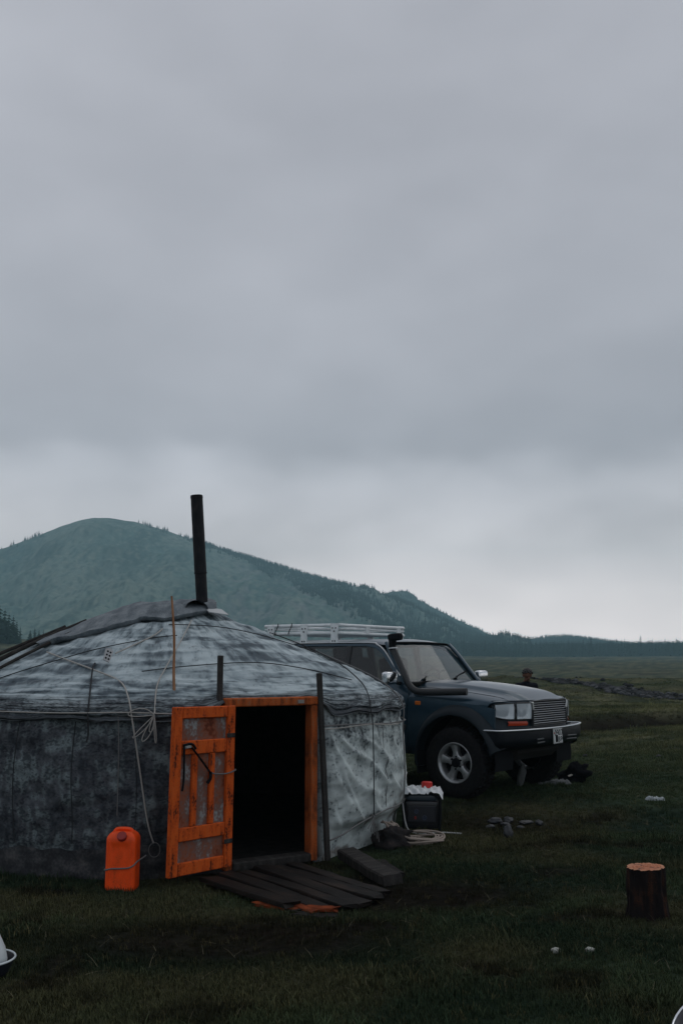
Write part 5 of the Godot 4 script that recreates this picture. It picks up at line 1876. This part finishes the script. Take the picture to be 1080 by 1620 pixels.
# ---------------------------------------------------------------- small things about the camp
func stone_mesh(sd: int, size: Vector3, rough := 0.45) -> MB:
	var f := noise(0.9, sd, 4)
	var m := MB.new()
	var rows := []
	for j in 13:
		var v := -PI / 2 + PI * j / 12.0
		var row := []
		for k in 19:
			var u := TAU * (k % 18) / 18.0
			var d := Vector3(cos(v) * cos(u), sin(v), cos(v) * sin(u))
			row.append(d * size * 0.5 * (1.0 + rough * f.get_noise_3d(d.x * 1.3, d.y * 1.3, d.z * 1.3)))
		rows.append(row)
	m.grid(rows, Vector3.ZERO, true)
	return m

func on_ground(x: float, z: float, y := 0.0) -> Vector3:
	return Vector3(x, height(x, z) + y, z)

func build_small_things() -> void:
	# plank mat in front of the door: each board on its own
	var fwd := Vector3(sin(DOOR_ANGLE), 0, cos(DOOR_ANGLE))
	var dirn := Vector3(0.60, 0, 0.80).normalized()
	var acr := Vector3(dirn.z, 0, -dirn.x)
	var mid := Vector3(-0.33, 0.055, -7.34)
	var pm := thing("plank_mat", "mat of dark wet boards laid on the grass before the doorway", "boardwalk", on_ground(mid.x, mid.z))
	for k in 6:
		var off := (k - 2.5) * 0.151 + 0.004 * sin(k * 7.0)
		var l: float = [1.16, 1.30, 1.36, 1.34, 1.30, 1.18][k]
		var sh: float = [-0.07, 0.0, 0.05, 0.04, 0.02, -0.02][k]
		part("board", plank_mesh(Vector3(l, 0.032, 0.138 - 0.012 * (k % 3)), 0.005, 300 + k, 0.035), M["plank%d" % k], pm, Transform3D(Basis(dirn, Vector3.UP, -acr) * Basis.from_euler(Vector3(0.03 * sin(k * 1.9), 0.010 * sin(k * 2.0), 0.014 * cos(k * 3.0))), acr * off + dirn * sh + Vector3(0, 0.062 + 0.004 * sin(k * 5.0), 0)))
	for x in [-0.42, 0.40]:
		part("bearer", box(Vector3(0.07, 0.05, 0.86), 0.006), M.wet_plank, pm, Transform3D(Basis(dirn, Vector3.UP, -acr), dirn * x + Vector3(0, 0.020, 0)))
	# rotten broken boards at its outer end
	var rb := thing("rotten_board", "splintered rotten board showing red wood at the mat's outer end", "board", on_ground(-0.20, -6.66))
	for q in [[Vector3(-0.06, 0.030, -0.04), 0.34, 0.9, "rot_wood"], [Vector3(0.06, 0.045, 0.02), 0.30, 0.62, "rot_wood"], [Vector3(-0.18, 0.022, -0.10), 0.36, 0.80, "wet_plank"], [Vector3(0.02, 0.022, 0.10), 0.26, 0.35, "wet_plank"]]:
		part("splinter", plank_mesh(Vector3(q[1], 0.02, 0.062), 0.004, int(q[1] * 1000), 0.05), M[q[3]], rb, Transform3D(Basis.from_euler(Vector3(0.15, -q[2], 0.06)), q[0]))
	var rb2 := thing("rotten_board", "short reddish splintered board lying left of the rotten end of the mat", "board", on_ground(-0.42, -6.78))
	part("splinter", plank_mesh(Vector3(0.40, 0.022, 0.05), 0.004, 61, 0.05), M.rot_wood, rb2, Transform3D(Basis.from_euler(Vector3(0.1, -0.65, 0.0)), Vector3(0, 0.025, 0)))
	part("splinter", plank_mesh(Vector3(0.24, 0.018, 0.035), 0.003, 63, 0.04), M.wet_plank, rb2, Transform3D(Basis.from_euler(Vector3(0.0, -0.45, 0.05)), Vector3(0.12, 0.028, 0.06)))
	# thick loose plank, right of the doorway
	var lp := thing("loose_plank", "thick grey plank lying askew between plank mat and tent wall", "plank", on_ground(0.215, -7.96))
	part("plank_body", plank_mesh(Vector3(0.92, 0.075, 0.17), 0.012, 71, 0.03), M.old_wood, lp, Transform3D(Basis.from_euler(Vector3(0.06, -1.17, -0.03)), Vector3(0, 0.075, 0)))
	part("plank_body", plank_mesh(Vector3(0.55, 0.04, 0.11), 0.008, 73, 0.03), M.wet_plank, lp, Transform3D(Basis.from_euler(Vector3(-0.08, -1.35, 0.0)), Vector3(0.17, 0.03, -0.12)))
	# jerrycan
	build_jerrycan()
	# tree stump used as a seat
	var sp := thing("stump", "upright log section with dark bark and fresh orange cut top", "stump", on_ground(2.02, -6.60))
	var bark := MB.new()
	var fr := noise(1.0, 400, 3)
	var rows := []
	for j in 15:
		var y := lerpf(-0.03, 0.312, j / 14.0)
		var row := []
		for k in 73:
			var a := TAU * (k % 72) / 72.0
			var ridge := absf(sin(a * 11.0 + 2.5 * fr.get_noise_2d(cos(a) * 1.6 + y * 2.0, sin(a) * 1.6 + y)))
			var r := 0.108 + 0.019 * pow(ridge, 0.7) + 0.012 * fr.get_noise_3d(cos(a) * 2.0, y * 3.0, sin(a) * 2.0) + 0.012 * sm(0.1, 0.0, y)
			row.append(Vector3(r * cos(a), y + r * cos(a) * 0.05 * sm(0.2, 0.312, y), r * sin(a)))
		rows.append(row)
	bark.grid(rows, Vector3(0, 0.15, 0), true)
	part("bark", bark, M.bark_red, sp)
	var cut := MB.new()
	var cr := []
	var cc := []
	for j in 31:
		var row := []
		var cl := []
		for k in 73:
			var p: Vector3 = rows[14][k]
			var g := j / 30.0
			row.append(Vector3(p.x, 0, p.z) * g * 0.985 + Vector3(0, 0.314 + p.x * 0.05 * g + 0.006 * fr.get_noise_2d(p.x * 60.0 * g, p.z * 60.0 * g), 0))
			# growth rings, a paler sapwood edge and a few drying cracks
			var w := g * 34.0 + 5.0 * fr.get_noise_2d(p.x * 9.0 * g + 3.0, p.z * 9.0 * g)
			var tone := Color(0.30, 0.080, 0.026).lerp(Color(0.44, 0.15, 0.055), 0.5 + 0.5 * sin(w))
			tone = tone.lerp(Color(0.46, 0.22, 0.11), 0.6 * sm(0.80, 0.92, g))
			var an := atan2(p.z, p.x)
			for q in [0.7, 2.4, -1.9]:
				tone = tone.lerp(Color(0.05, 0.018, 0.01), 0.9 * sm(0.07, 0.02, absf(wrapf(an - q + 0.1 * sin(g * 9.0), -PI, PI)) * g) * sm(0.15, 0.3, g))
			cl.append(tone)
		cr.append(row)
		cc.append(cl)
	cut.grid(cr, Vector3(0, -3, 0), true, null, cc)
	var cm := mt(Color.WHITE, 0.6)
	cm.vertex_color_use_as_albedo = true
	part("cut_face", cut, cm, sp)
	# generator with a sheet over it
	build_generator()
	# coil of rope
	var rc := thing("rope_coil", "loose coil of pale rope on the grass beside the generator", "rope", on_ground(0.66, -9.12))
	var coil := MB.new()
	for k in 6:
		var pts := []
		for j in 33:
			var a := TAU * j / 32.0
			var rx := 0.20 + 0.018 * k + 0.02 * sin(a * 3.0 + k * 2.1)
			var rz := 0.13 + 0.014 * k + 0.018 * cos(a * 2.0 + k * 1.7)
			pts.append(Vector3(rx * cos(a) + 0.03 * sin(k * 3.0), 0.03 + 0.014 * (k % 3) + 0.014 * sin(a * 2.0 + k * 2.0) + 0.13 * sm(0.2, 1.0, -cos(a)), rz * sin(a) + 0.025 * cos(k * 2.0)))
		coil.tube(pts, 0.010, 6)
	part("coil", coil, mt(Color(0.27, 0.23, 0.20), 0.9), rc)
	part("rope_end", tubed(smooth_path([Vector3(0.22, 0.02, 0.05), Vector3(0.15, 0.018, 0.14), Vector3(0.0, 0.018, 0.17), Vector3(-0.16, 0.03, 0.13)], 4), 0.010, 6), mt(Color(0.27, 0.23, 0.20), 0.9), rc)
	var bn := thing("cloth_bundle", "dark lump of folded felt under the rope coil by the wall", "bundle", on_ground(0.46, -8.98))
	part("lump", stone_mesh(411, Vector3(0.34, 0.22, 0.26), 0.95), noisy([[0.0, Color(0.015, 0.015, 0.017)], [0.6, Color(0.03, 0.028, 0.028)], [1.0, Color(0.10, 0.06, 0.05)]], 0.95, 0.3, 413, 1, 1, 0.3), bn, xf(Vector3(0, 0.07, 0)))
	# cable from the tent to the generator
	var cb := part("cable", tubed(smooth_path([Vector3(0.66, 0.55, -9.92), Vector3(0.60, 0.40, -9.66), Vector3(0.605, 0.22, -9.60), Vector3(0.64, 0.06, -9.55), Vector3(0.74, 0.025, -9.48), Vector3(0.95, 0.03, -9.52), Vector3(1.15, 0.03, -9.46)], 5), 0.007, 6), mt(Color(0.42, 0.43, 0.43), 0.7), self)
	tag(cb, "thin pale cable hanging down the tent wall to the grass", "cable")
	# thin stick leaning on the roof
	var stk := part("stick", tubed(smooth_path([Vector3(-1.31, 1.10, -7.74), Vector3(-1.40, 1.50, -8.05), Vector3(-1.455, 1.85, -8.33), Vector3(-1.535, 2.24, -8.60)], 4), [0.013, 0.013, 0.012, 0.013, 0.012, 0.012, 0.012, 0.011, 0.012, 0.011, 0.010, 0.010, 0.009], 7), M.stick, self)
	tag(stk, "thin knotty wooden stick leaning up against the tent roof", "stick")
	# flat junk, rag and stones
	var rag := thing("rag", "grey rag lying flat in front of the car's far front wheel", "rag", on_ground(2.66, -12.35))
	part("cloth", cloth_patch(0.42, 0.26, 0.035, 501), noisy([[0.0, Color(0.05, 0.055, 0.06)], [0.6, Color(0.13, 0.14, 0.145)], [1.0, Color(0.22, 0.23, 0.23)]], 0.9, 0.3, 503), rag)
	var bag := thing("black_bag", "slumped black bag on the grass at the car's front corner", "bag", on_ground(3.00, -12.55))
	part("bag_body", stone_mesh(511, Vector3(0.38, 0.24, 0.30), 0.9), noisy([[0.0, Color(0.005, 0.005, 0.006)], [1.0, Color(0.014, 0.014, 0.016)]], 0.95, 0.2, 513, 1, 1, 0.3), bag, xf(Vector3(0, 0.10, 0), Vector3(0, 0.4, 0.25)))
	part("tag", box(Vector3(0.06, 0.015, 0.03), 0.004), mt(Color(0.35, 0.33, 0.3), 0.6), bag, xf(Vector3(-0.10, 0.10, 0.135), Vector3(0.2, 0.3, 0.35)))
	var ch := part("wheel_chock", stone_mesh(515, Vector3(0.09, 0.30, 0.10)), mt(Color(0.13, 0.14, 0.14), 0.8), self, xf(on_ground(2.22, -12.1, 0.12), Vector3(0.1, 0.2, -0.15)))
	tag(ch, "small pale upright stone standing under the car's bumper", "stone")
	var jk := [[1.55, -9.96, 0.13, 0.06, 0.09], [1.70, -10.02, 0.16, 0.05, 0.08], [1.63, -9.80, 0.09, 0.05, 0.07], [1.86, -9.93, 0.19, 0.04, 0.08], [1.58, -9.36, 0.06, 0.13, 0.08], [1.47, -9.74, 0.08, 0.04, 0.06], [1.98, -9.88, 0.08, 0.05, 0.06], [1.76, -9.70, 0.07, 0.04, 0.05]]
	for k in jk.size():
		var q: Array = jk[k]
		var o := part("flat_stone", stone_mesh(520 + k, Vector3(q[2], q[3], q[4]) * 1.15), noisy_cached("slate"), self, xf(on_ground(q[0], q[1], q[3] * 0.35), Vector3(0.1 * sin(k), k * 1.3, 0.35 if k == 4 else 0.05)))
		if k == 4: tag(o, "dark stone shard standing on end in front of the scattered flat stones", "stone")
		else: tag(o, "dark wet flat stone in the scatter of stones on the grass", "stone", "flat stones scattered on the grass")
	for q in [[1.217, -5.72, 0.05, "white pebble, the rounder of two lying close on the grass"], [1.416, -5.74, 0.042, "pale oblong chip lying beside the white pebble on the grass"]]:
		var o := part("pebble", stone_mesh(int(q[0] * 900), Vector3(q[2] * (1.0 if q[0] < 1.3 else 1.35), q[2] * 0.7, q[2] * 0.8)), mt(Color(0.33, 0.34, 0.31), 0.8), self, xf(on_ground(q[0], q[1], 0.022)))
		tag(o, q[3], "pebble")
	var lt := thing("litter", "scrap of pale crumpled plastic on the grass beyond the stump", "litter", on_ground(3.55, -11.1))
	part("scrap", cloth_patch(0.20, 0.10, 0.03, 541), mt(Color(0.32, 0.36, 0.38), 0.5), lt)
	build_pans()
	build_gravel()

var cached := {}
func noisy_cached(key: String) -> StandardMaterial3D:
	if not cached.has(key):
		cached[key] = noisy([[0.0, Color(0.008, 0.009, 0.011)], [0.6, Color(0.025, 0.028, 0.032)], [1.0, Color(0.08, 0.088, 0.095)]], 0.55, 0.3, 531)
	return cached[key]

func cloth_patch(w: float, d: float, h: float, sd: int) -> MB:
	var f := noise(1.0, sd, 3)
	var m := MB.new()
	var top := []
	for j in 15:
		var row := []
		for k in 21:
			var x := (k / 20.0 - 0.5) * w
			var z := (j / 14.0 - 0.5) * d
			var edge := 1.0 + 0.18 * f.get_noise_2d(x * 9.0, z * 9.0)
			var y := 0.022 + h * absf(f.get_noise_2d(x * 14.0, z * 14.0)) * 1.6
			if k == 0 or k == 20 or j == 0 or j == 14: y = 0.006
			row.append(Vector3(x * edge, y, z * edge))
		top.append(row)
	m.grid(top, Vector3(0, -3, 0))
	return m

func build_jerrycan() -> void:
	var t := thing("jerrycan", "bright orange plastic jerrycan tied with rope against the tent wall", "jerrycan", Vector3(-1.645, height(-1.65, -7.47) - 0.005, -7.47), -0.10)
	var plastic := noisy([[0.0, Color(0.42, 0.045, 0.008)], [0.3, Color(0.80, 0.075, 0.008)], [0.6, Color(0.95, 0.085, 0.008)], [1.0, Color(0.95, 0.13, 0.02)]], 0.42, 0.5, 171, 1, 2, 0.08)
	# front faces +z; flat can, rounded corners, shoulder sloping to the spout
	var W := 0.116
	var D := 0.078
	var H := 0.425
	var rows := []
	for j in 27:
		var f := j / 26.0
		var y := f * H
		var sx := 1.0
		var sz := 1.0
		if f < 0.08: sx = 1.0 - 0.10 * pow(1.0 - f / 0.08, 2.0)
		if f > 0.86:
			var q := (f - 0.86) / 0.14
			sx = sqrt(maxf(0.0, 1.0 - q * q * 0.55))
			sz = sqrt(maxf(0.0, 1.0 - q * q * 0.6))
		if f < 0.08: sz = sx
		var row := []
		for k in 57:
			var a := TAU * (k % 56) / 56.0
			var c := cos(a)
			var s := sin(a)
			var e := 0.32
			var px := signf(c) * pow(absf(c), e) * W * sx
			var pz := signf(s) * pow(absf(s), e) * D * sz
			# pressed panel on the broad faces between two ribs
			if absf(px) < W * 0.62 and s > 0.0 and f > 0.06 and f < 0.80: pz -= 0.006 * sm(W * 0.62, W * 0.55, absf(px))
			row.append(Vector3(px, y, pz))
		rows.append(row)
	var body := MB.new()
	body.grid(rows, Vector3(0, H * 0.5, 0), true)
	for k in 56:
		body.tri(Vector3(0, H * 1.004, 0), rows[26][k], rows[26][k + 1], Vector3(0, 0.2, 0))
		body.tri(Vector3(0, 0, 0), rows[0][k], rows[0][k + 1], Vector3(0, 0.2, 0))
	part("can_body", body, plastic, t)
	for s in [-1.0, 1.0]:
		part("rib", tubed([Vector3(s * W * 0.72, 0.035, D * 0.97), Vector3(s * W * 0.72, 0.36, D * 0.97)], 0.006, 6), plastic, t)
	var neck := MB.new()
	neck.lathe([Vector2(0.030, -0.02), Vector2(0.030, 0.012), Vector2(0.036, 0.012), Vector2(0.036, 0.034), Vector2(0.030, 0.039), Vector2(0.0, 0.039)], 20)
	part("cap", neck, mt(Color(0.25, 0.012, 0.008), 0.45), t, Transform3D(Basis(Vector3.RIGHT, 0.95), Vector3(0.012, 0.385, 0.060)))
	var hd := MB.new()
	hd.tube(smooth_path([Vector3(-0.075, 0.412, -0.01), Vector3(-0.05, 0.437, -0.01), Vector3(0.045, 0.437, -0.01), Vector3(0.07, 0.412, -0.01)], 4), 0.014, 8)
	part("handle", hd, plastic, t)
	var lash := MB.new()
	var pts := []
	for k in 33:
		var a := PI * 0.98 * k / 32.0 + 0.03
		var c := cos(a)
		var s := sin(a)
		pts.append(Vector3(signf(c) * pow(absf(c), 0.32) * (W + 0.006), 0.185 + 0.028 * c - 0.016 * sin(a), signf(s) * pow(absf(s), 0.32) * (D + 0.006)))
	pts.insert(0, Vector3(W + 0.03, 0.23, -0.10))
	pts.append(Vector3(-W - 0.02, 0.20, -0.12))
	lash.tube(pts, 0.006, 6)
	part("lashing", lash, M.rope_grey, t)

func build_generator() -> void:
	var at := on_ground(0.80, -9.78)
	var t := thing("generator", "black portable generator in a frame standing beside the tent", "generator", at, -0.12)
	part("housing", rounded(Vector3(0.34, 0.27, 0.30), 0.03), M.black_gloss, t, xf(Vector3(0, 0.155, 0)))
	part("control_panel", box(Vector3(0.27, 0.15, 0.012), 0.004), mt(Color(0.012, 0.014, 0.02), 0.35), t, xf(Vector3(0.0, 0.165, 0.152)))
	for q in [[-0.05, 0.19], [0.03, 0.13]]:
		var s := MB.new()
		s.lathe([Vector2(0.024, 0), Vector2(0.024, 0.010), Vector2(0.016, 0.010), Vector2(0.016, 0.003), Vector2(0.0, 0.003)], 16, Transform3D(Basis(Vector3.RIGHT, PI / 2), Vector3(q[0], q[1], 0.158)))
		part("socket", s, mt(Color(0.02, 0.03, 0.06), 0.4), t)
	part("switch", box(Vector3(0.02, 0.03, 0.012), 0.003), mt(Color(0.20, 0.01, 0.01), 0.5), t, xf(Vector3(-0.06, 0.13, 0.161)))
	part("top_tank", rounded(Vector3(0.30, 0.07, 0.26), 0.025), mt(Color(0.03, 0.045, 0.06), 0.35), t, xf(Vector3(0, 0.315, 0)))
	for s in [-1.0, 1.0]:
		for e in [-1.0, 1.0]:
			part("frame_post", tubed(smooth_path([Vector3(s * 0.175, 0.0, e * 0.15), Vector3(s * 0.178, 0.2, e * 0.155), Vector3(s * 0.172, 0.32, e * 0.15), Vector3(s * 0.10, 0.355, e * 0.14)], 3), 0.013, 8), M.black, t)
	var bag := thing("white_sack", "crumpled white plastic sack draped over the generator top", "sack", at + Vector3(0, 0.35, 0), -0.12)
	var f := noise(1.0, 601, 3)
	var rows := []
	for j in 21:
		var row := []
		for k in 27:
			var x := (k / 26.0 - 0.5) * 0.42
			var z := (j / 20.0 - 0.5) * 0.34
			var drop := 0.9 * maxf(0.0, absf(x) - 0.165) + 0.6 * maxf(0.0, absf(z) - 0.135)
			row.append(Vector3(x, 0.030 + 0.05 * absf(f.get_noise_2d(x * 9.0, z * 9.0)) + 0.018 * f.get_noise_2d(x * 22.0, z * 22.0) - drop * 1.3, z))
		rows.append(row)
	var sheet := MB.new()
	sheet.grid(rows, Vector3(0, -2, 0))
	part("sheet", sheet, mt(Color(0.55, 0.58, 0.60), 0.45), bag)
	var cm := MB.new()
	cm.lathe([Vector2(0.055, -0.04), Vector2(0.055, 0.016), Vector2(0.048, 0.024), Vector2(0.0, 0.025)], 20)
	part("fuel_cap", cm, mt(Color(0.50, 0.015, 0.012), 0.4), t, xf(Vector3(0.05, 0.425, -0.05)))

func build_pans() -> void:
	var enamel := mt(Color(0.50, 0.55, 0.57), 0.3)
	var dark := mt(Color(0.010, 0.012, 0.018), 0.35)
	# dark pan with a pale bowl set upside down in it, half outside the picture
	var p := thing("dark_pan", "round dark pan with a pale rim standing on the near grass", "pan", on_ground(-1.935, -5.42))
	var m := MB.new()
	m.lathe([Vector2(0.0, 0.0), Vector2(0.12, 0.0), Vector2(0.15, 0.02), Vector2(0.172, 0.09), Vector2(0.166, 0.09), Vector2(0.145, 0.025), Vector2(0.0, 0.012)], 40)
	part("bowl", m, dark, p)
	var rm := MB.new()
	var pts := []
	for k in 41: pts.append(Vector3(0.172 * cos(TAU * k / 40.0), 0.09, 0.172 * sin(TAU * k / 40.0)))
	rm.tube(pts, 0.006, 6)
	part("rim", rm, enamel, p)
	var b := thing("pale_bowl", "pale enamel bowl turned upside down in the dark pan", "bowl", on_ground(-1.935, -5.42, 0.02))
	m = MB.new()
	m.lathe([Vector2(0.130, 0.0), Vector2(0.132, 0.06), Vector2(0.118, 0.12), Vector2(0.085, 0.19), Vector2(0.055, 0.22), Vector2(0.05, 0.235), Vector2(0.0, 0.235)], 36, Transform3D.IDENTITY, false)
	part("bowl", m, enamel, b)
	# steel basin tipped on its side at the other corner
	var s := thing("basin", "dark basin with a shiny steel rim tilted in the near grass", "basin", on_ground(1.625, -4.22))
	m = MB.new()
	m.lathe([Vector2(0.0, 0.0), Vector2(0.13, 0.0), Vector2(0.16, 0.02), Vector2(0.205, 0.10), Vector2(0.225, 0.105), Vector2(0.222, 0.110), Vector2(0.198, 0.104), Vector2(0.155, 0.026), Vector2(0.0, 0.008)], 48, Transform3D.IDENTITY, false)
	part("bowl", m, dark, s, Transform3D(Basis.from_euler(Vector3(0.45, -0.5, 0.25)), Vector3(0.0, 0.07, 0)))
	rm = MB.new()
	pts = []
	for k in 41: pts.append(Vector3(0.224 * cos(TAU * k / 40.0), 0.109, 0.224 * sin(TAU * k / 40.0)))
	rm.tube(pts, 0.006, 6)
	part("rim", rm, M.chrome, s, Transform3D(Basis.from_euler(Vector3(0.45, -0.5, 0.25)), Vector3(0.0, 0.07, 0)))

func build_gravel() -> void:
	# belt of grey stones along the far hollow, and dark stones by the bank
	var r := RandomNumberGenerator.new()
	r.seed = 88
	var mm := MultiMesh.new()
	mm.transform_format = MultiMesh.TRANSFORM_3D
	mm.use_colors = true
	mm.mesh = stone_mesh(700, Vector3.ONE).mesh()
	var tr := []
	for k in 2600:
		var al := r.randf_range(-19.0, 8.0)
		var ac := r.randfn(0.0, 0.55) + 0.5 * nb.get_noise_2d(al * 0.4, 3.0)
		var x := 11.9 + ac * 0.989 - al * 0.148
		var d := 50.0 + al * 0.989 + ac * 0.148
		if nb.get_noise_2d(x * 0.7, d * 0.5 + 9.0) < -0.2: continue
		tr.append([x, d, 0.05 + 0.28 * pow(r.randf(), 2.0), 0.015 + 0.07 * pow(r.randf(), 2.0)])
	for k in 500:
		var x := r.randf_range(3.0, 14.0)
		var d := 16.6 + 0.1 * x + r.randfn(0.0, 0.5)
		if nb.get_noise_2d(x * 0.8, d * 0.8) < 0.05: continue
		tr.append([x, d, r.randf_range(0.03, 0.10), 0.02 + 0.04 * r.randf()])
	mm.instance_count = tr.size()
	for k in tr.size():
		var q: Array = tr[k]
		var b := Basis.from_euler(Vector3(r.randf() * 0.5, r.randf() * TAU, r.randf() * 0.5)).scaled(Vector3(1, 0.6, 0.9) * q[2])
		mm.set_instance_transform(k, Transform3D(b, Vector3(q[0], height(q[0], -q[1]) + q[2] * 0.1, -q[1])))
		mm.set_instance_color(k, Color(q[3], q[3] * 1.05, q[3] * 1.12))
	var o := MultiMeshInstance3D.new()
	o.name = "gravel"
	o.multimesh = mm
	var mat := mt(Color.WHITE, 0.8)
	mat.vertex_color_use_as_albedo = true
	o.material_override = mat
	add_child(o)
	tag(o, "belt of grey stones strewn across the rough pasture", "gravel")
	o.set_meta("kind", "stuff")

func build_grass() -> void:
	var r := RandomNumberGenerator.new()
	r.seed = 99
	var tuft := MB.new()
	for k in 9:
		var a := r.randf() * TAU
		var dir := Vector3(cos(a), 0, sin(a))
		var sd := Vector3(-dir.z, 0, dir.x)
		var b := Vector3(r.randf_range(-0.6, 0.6), 0, r.randf_range(-0.6, 0.6))
		var h := r.randf_range(0.55, 1.0)
		var bend := r.randf_range(0.15, 0.75)
		var w := 0.055
		var m1 := b + dir * bend * 0.3 * h + Vector3(0, h * 0.6, 0)
		var tip := b + dir * bend * h + Vector3(0, h, 0)
		var ref := b - dir * 5.0
		tuft.quad(b - sd * w, b + sd * w, m1 + sd * w * 0.7, m1 - sd * w * 0.7, ref)
		tuft.tri(m1 - sd * w * 0.7, m1 + sd * w * 0.7, tip, ref)
	var tr := []
	var bands := [[3.2, 6.5, 2300.0], [6.5, 10.0, 1300.0], [10.0, 16.0, 520.0], [16.0, 30.0, 150.0], [30.0, 60.0, 28.0]]
	for q in bands:
		var area: float = 0.5 * (q[1] * q[1] - q[0] * q[0]) * 1.0
		for k in int(area * q[2]):
			var d := sqrt(r.randf_range(q[0] * q[0], q[1] * q[1]))
			var a := r.randf_range(-0.5, 0.5)
			var x := d * sin(a)
			var z := -d * cos(a)
			var gx := x - GER.x
			var gz := z - GER.z
			if gx * gx + gz * gz < 2.5 * 2.5: continue
			var c := ground_colour(x, z)
			var lum := c.r + c.g + c.b
			if lum < 0.045 and r.randf() < 0.80: continue
			var dry := r.randf()
			var s := r.randf_range(0.024, 0.050) * (1.0 + 0.5 * nb.get_noise_2d(x * 3.0, z * 3.0))
			if q[0] > 12.0: s *= 1.6
			var cc := Color(c.r * 1.15, c.g * 1.25, c.b * 0.95).lerp(Color(0.11, 0.095, 0.045), 0.55 if dry > 0.93 else 0.12 * dry)
			if r.randf() < 0.015: s *= 1.9
			tr.append([Transform3D(Basis(Vector3.UP, r.randf() * TAU).scaled(Vector3(s, s * r.randf_range(0.7, 1.2), s)), Vector3(x, height(x, z) - 0.003, z)), cc * r.randf_range(0.7, 1.35)])
	var mm := MultiMesh.new()
	mm.transform_format = MultiMesh.TRANSFORM_3D
	mm.use_colors = true
	mm.mesh = tuft.mesh()
	mm.instance_count = tr.size()
	for k in tr.size():
		mm.set_instance_transform(k, tr[k][0])
		mm.set_instance_color(k, tr[k][1])
	var mat := mt(Color.WHITE, 0.75)
	mat.metallic_specular = 0.08
	mat.vertex_color_use_as_albedo = true
	var o := MultiMeshInstance3D.new()
	o.name = "grass"
	build_straw(r)
	o.multimesh = mm
	o.material_override = mat
	add_child(o)
	tag(o, "short damp dark green turf with dry straw blades", "grass")
	o.set_meta("kind", "stuff")

func build_straw(r: RandomNumberGenerator) -> void:
	var blade := MB.new()
	blade.quad(Vector3(-0.5, 0, -0.012), Vector3(-0.5, 0, 0.012), Vector3(0.0, 0.06, 0.010), Vector3(0.0, 0.06, -0.010), Vector3(0, -1, 0))
	blade.quad(Vector3(0.0, 0.06, -0.010), Vector3(0.0, 0.06, 0.010), Vector3(0.5, 0.02, 0.003), Vector3(0.5, 0.02, -0.003), Vector3(0, -1, 0))
	var mm := MultiMesh.new()
	mm.transform_format = MultiMesh.TRANSFORM_3D
	mm.use_colors = true
	mm.mesh = blade.mesh()
	var tr := []
	for k in 5200:
		var d := sqrt(r.randf_range(10.0, 230.0))
		var a := r.randf_range(-0.5, 0.5)
		var x := d * sin(a)
		var z := -d * cos(a)
		if Vector2(x - GER.x, z - GER.z).length() < 2.6: continue
		if nb.get_noise_2d(x * 1.5, z * 1.5) < -0.05 and r.randf() < 0.7: continue
		tr.append([x, z, r.randf_range(0.04, 0.12)])
	mm.instance_count = tr.size()
	for k in tr.size():
		var q: Array = tr[k]
		mm.set_instance_transform(k, Transform3D(Basis.from_euler(Vector3(0, r.randf() * TAU, r.randf_range(0.0, 0.5))).scaled(Vector3.ONE * q[2]), Vector3(q[0], height(q[0], q[1]) + 0.022 + 0.015 * r.randf(), q[1])))
		var b := r.randf_range(0.04, 0.17)
		mm.set_instance_color(k, Color(b, b * 0.9, b * 0.6))
	var o := MultiMeshInstance3D.new()
	o.name = "straw"
	o.multimesh = mm
	var mat := mt(Color.WHITE, 0.8)
	mat.vertex_color_use_as_albedo = true
	o.material_override = mat
	add_child(o)
	tag(o, "dry pale straw stalks strewn over the damp turf", "straw")
	o.set_meta("kind", "stuff")
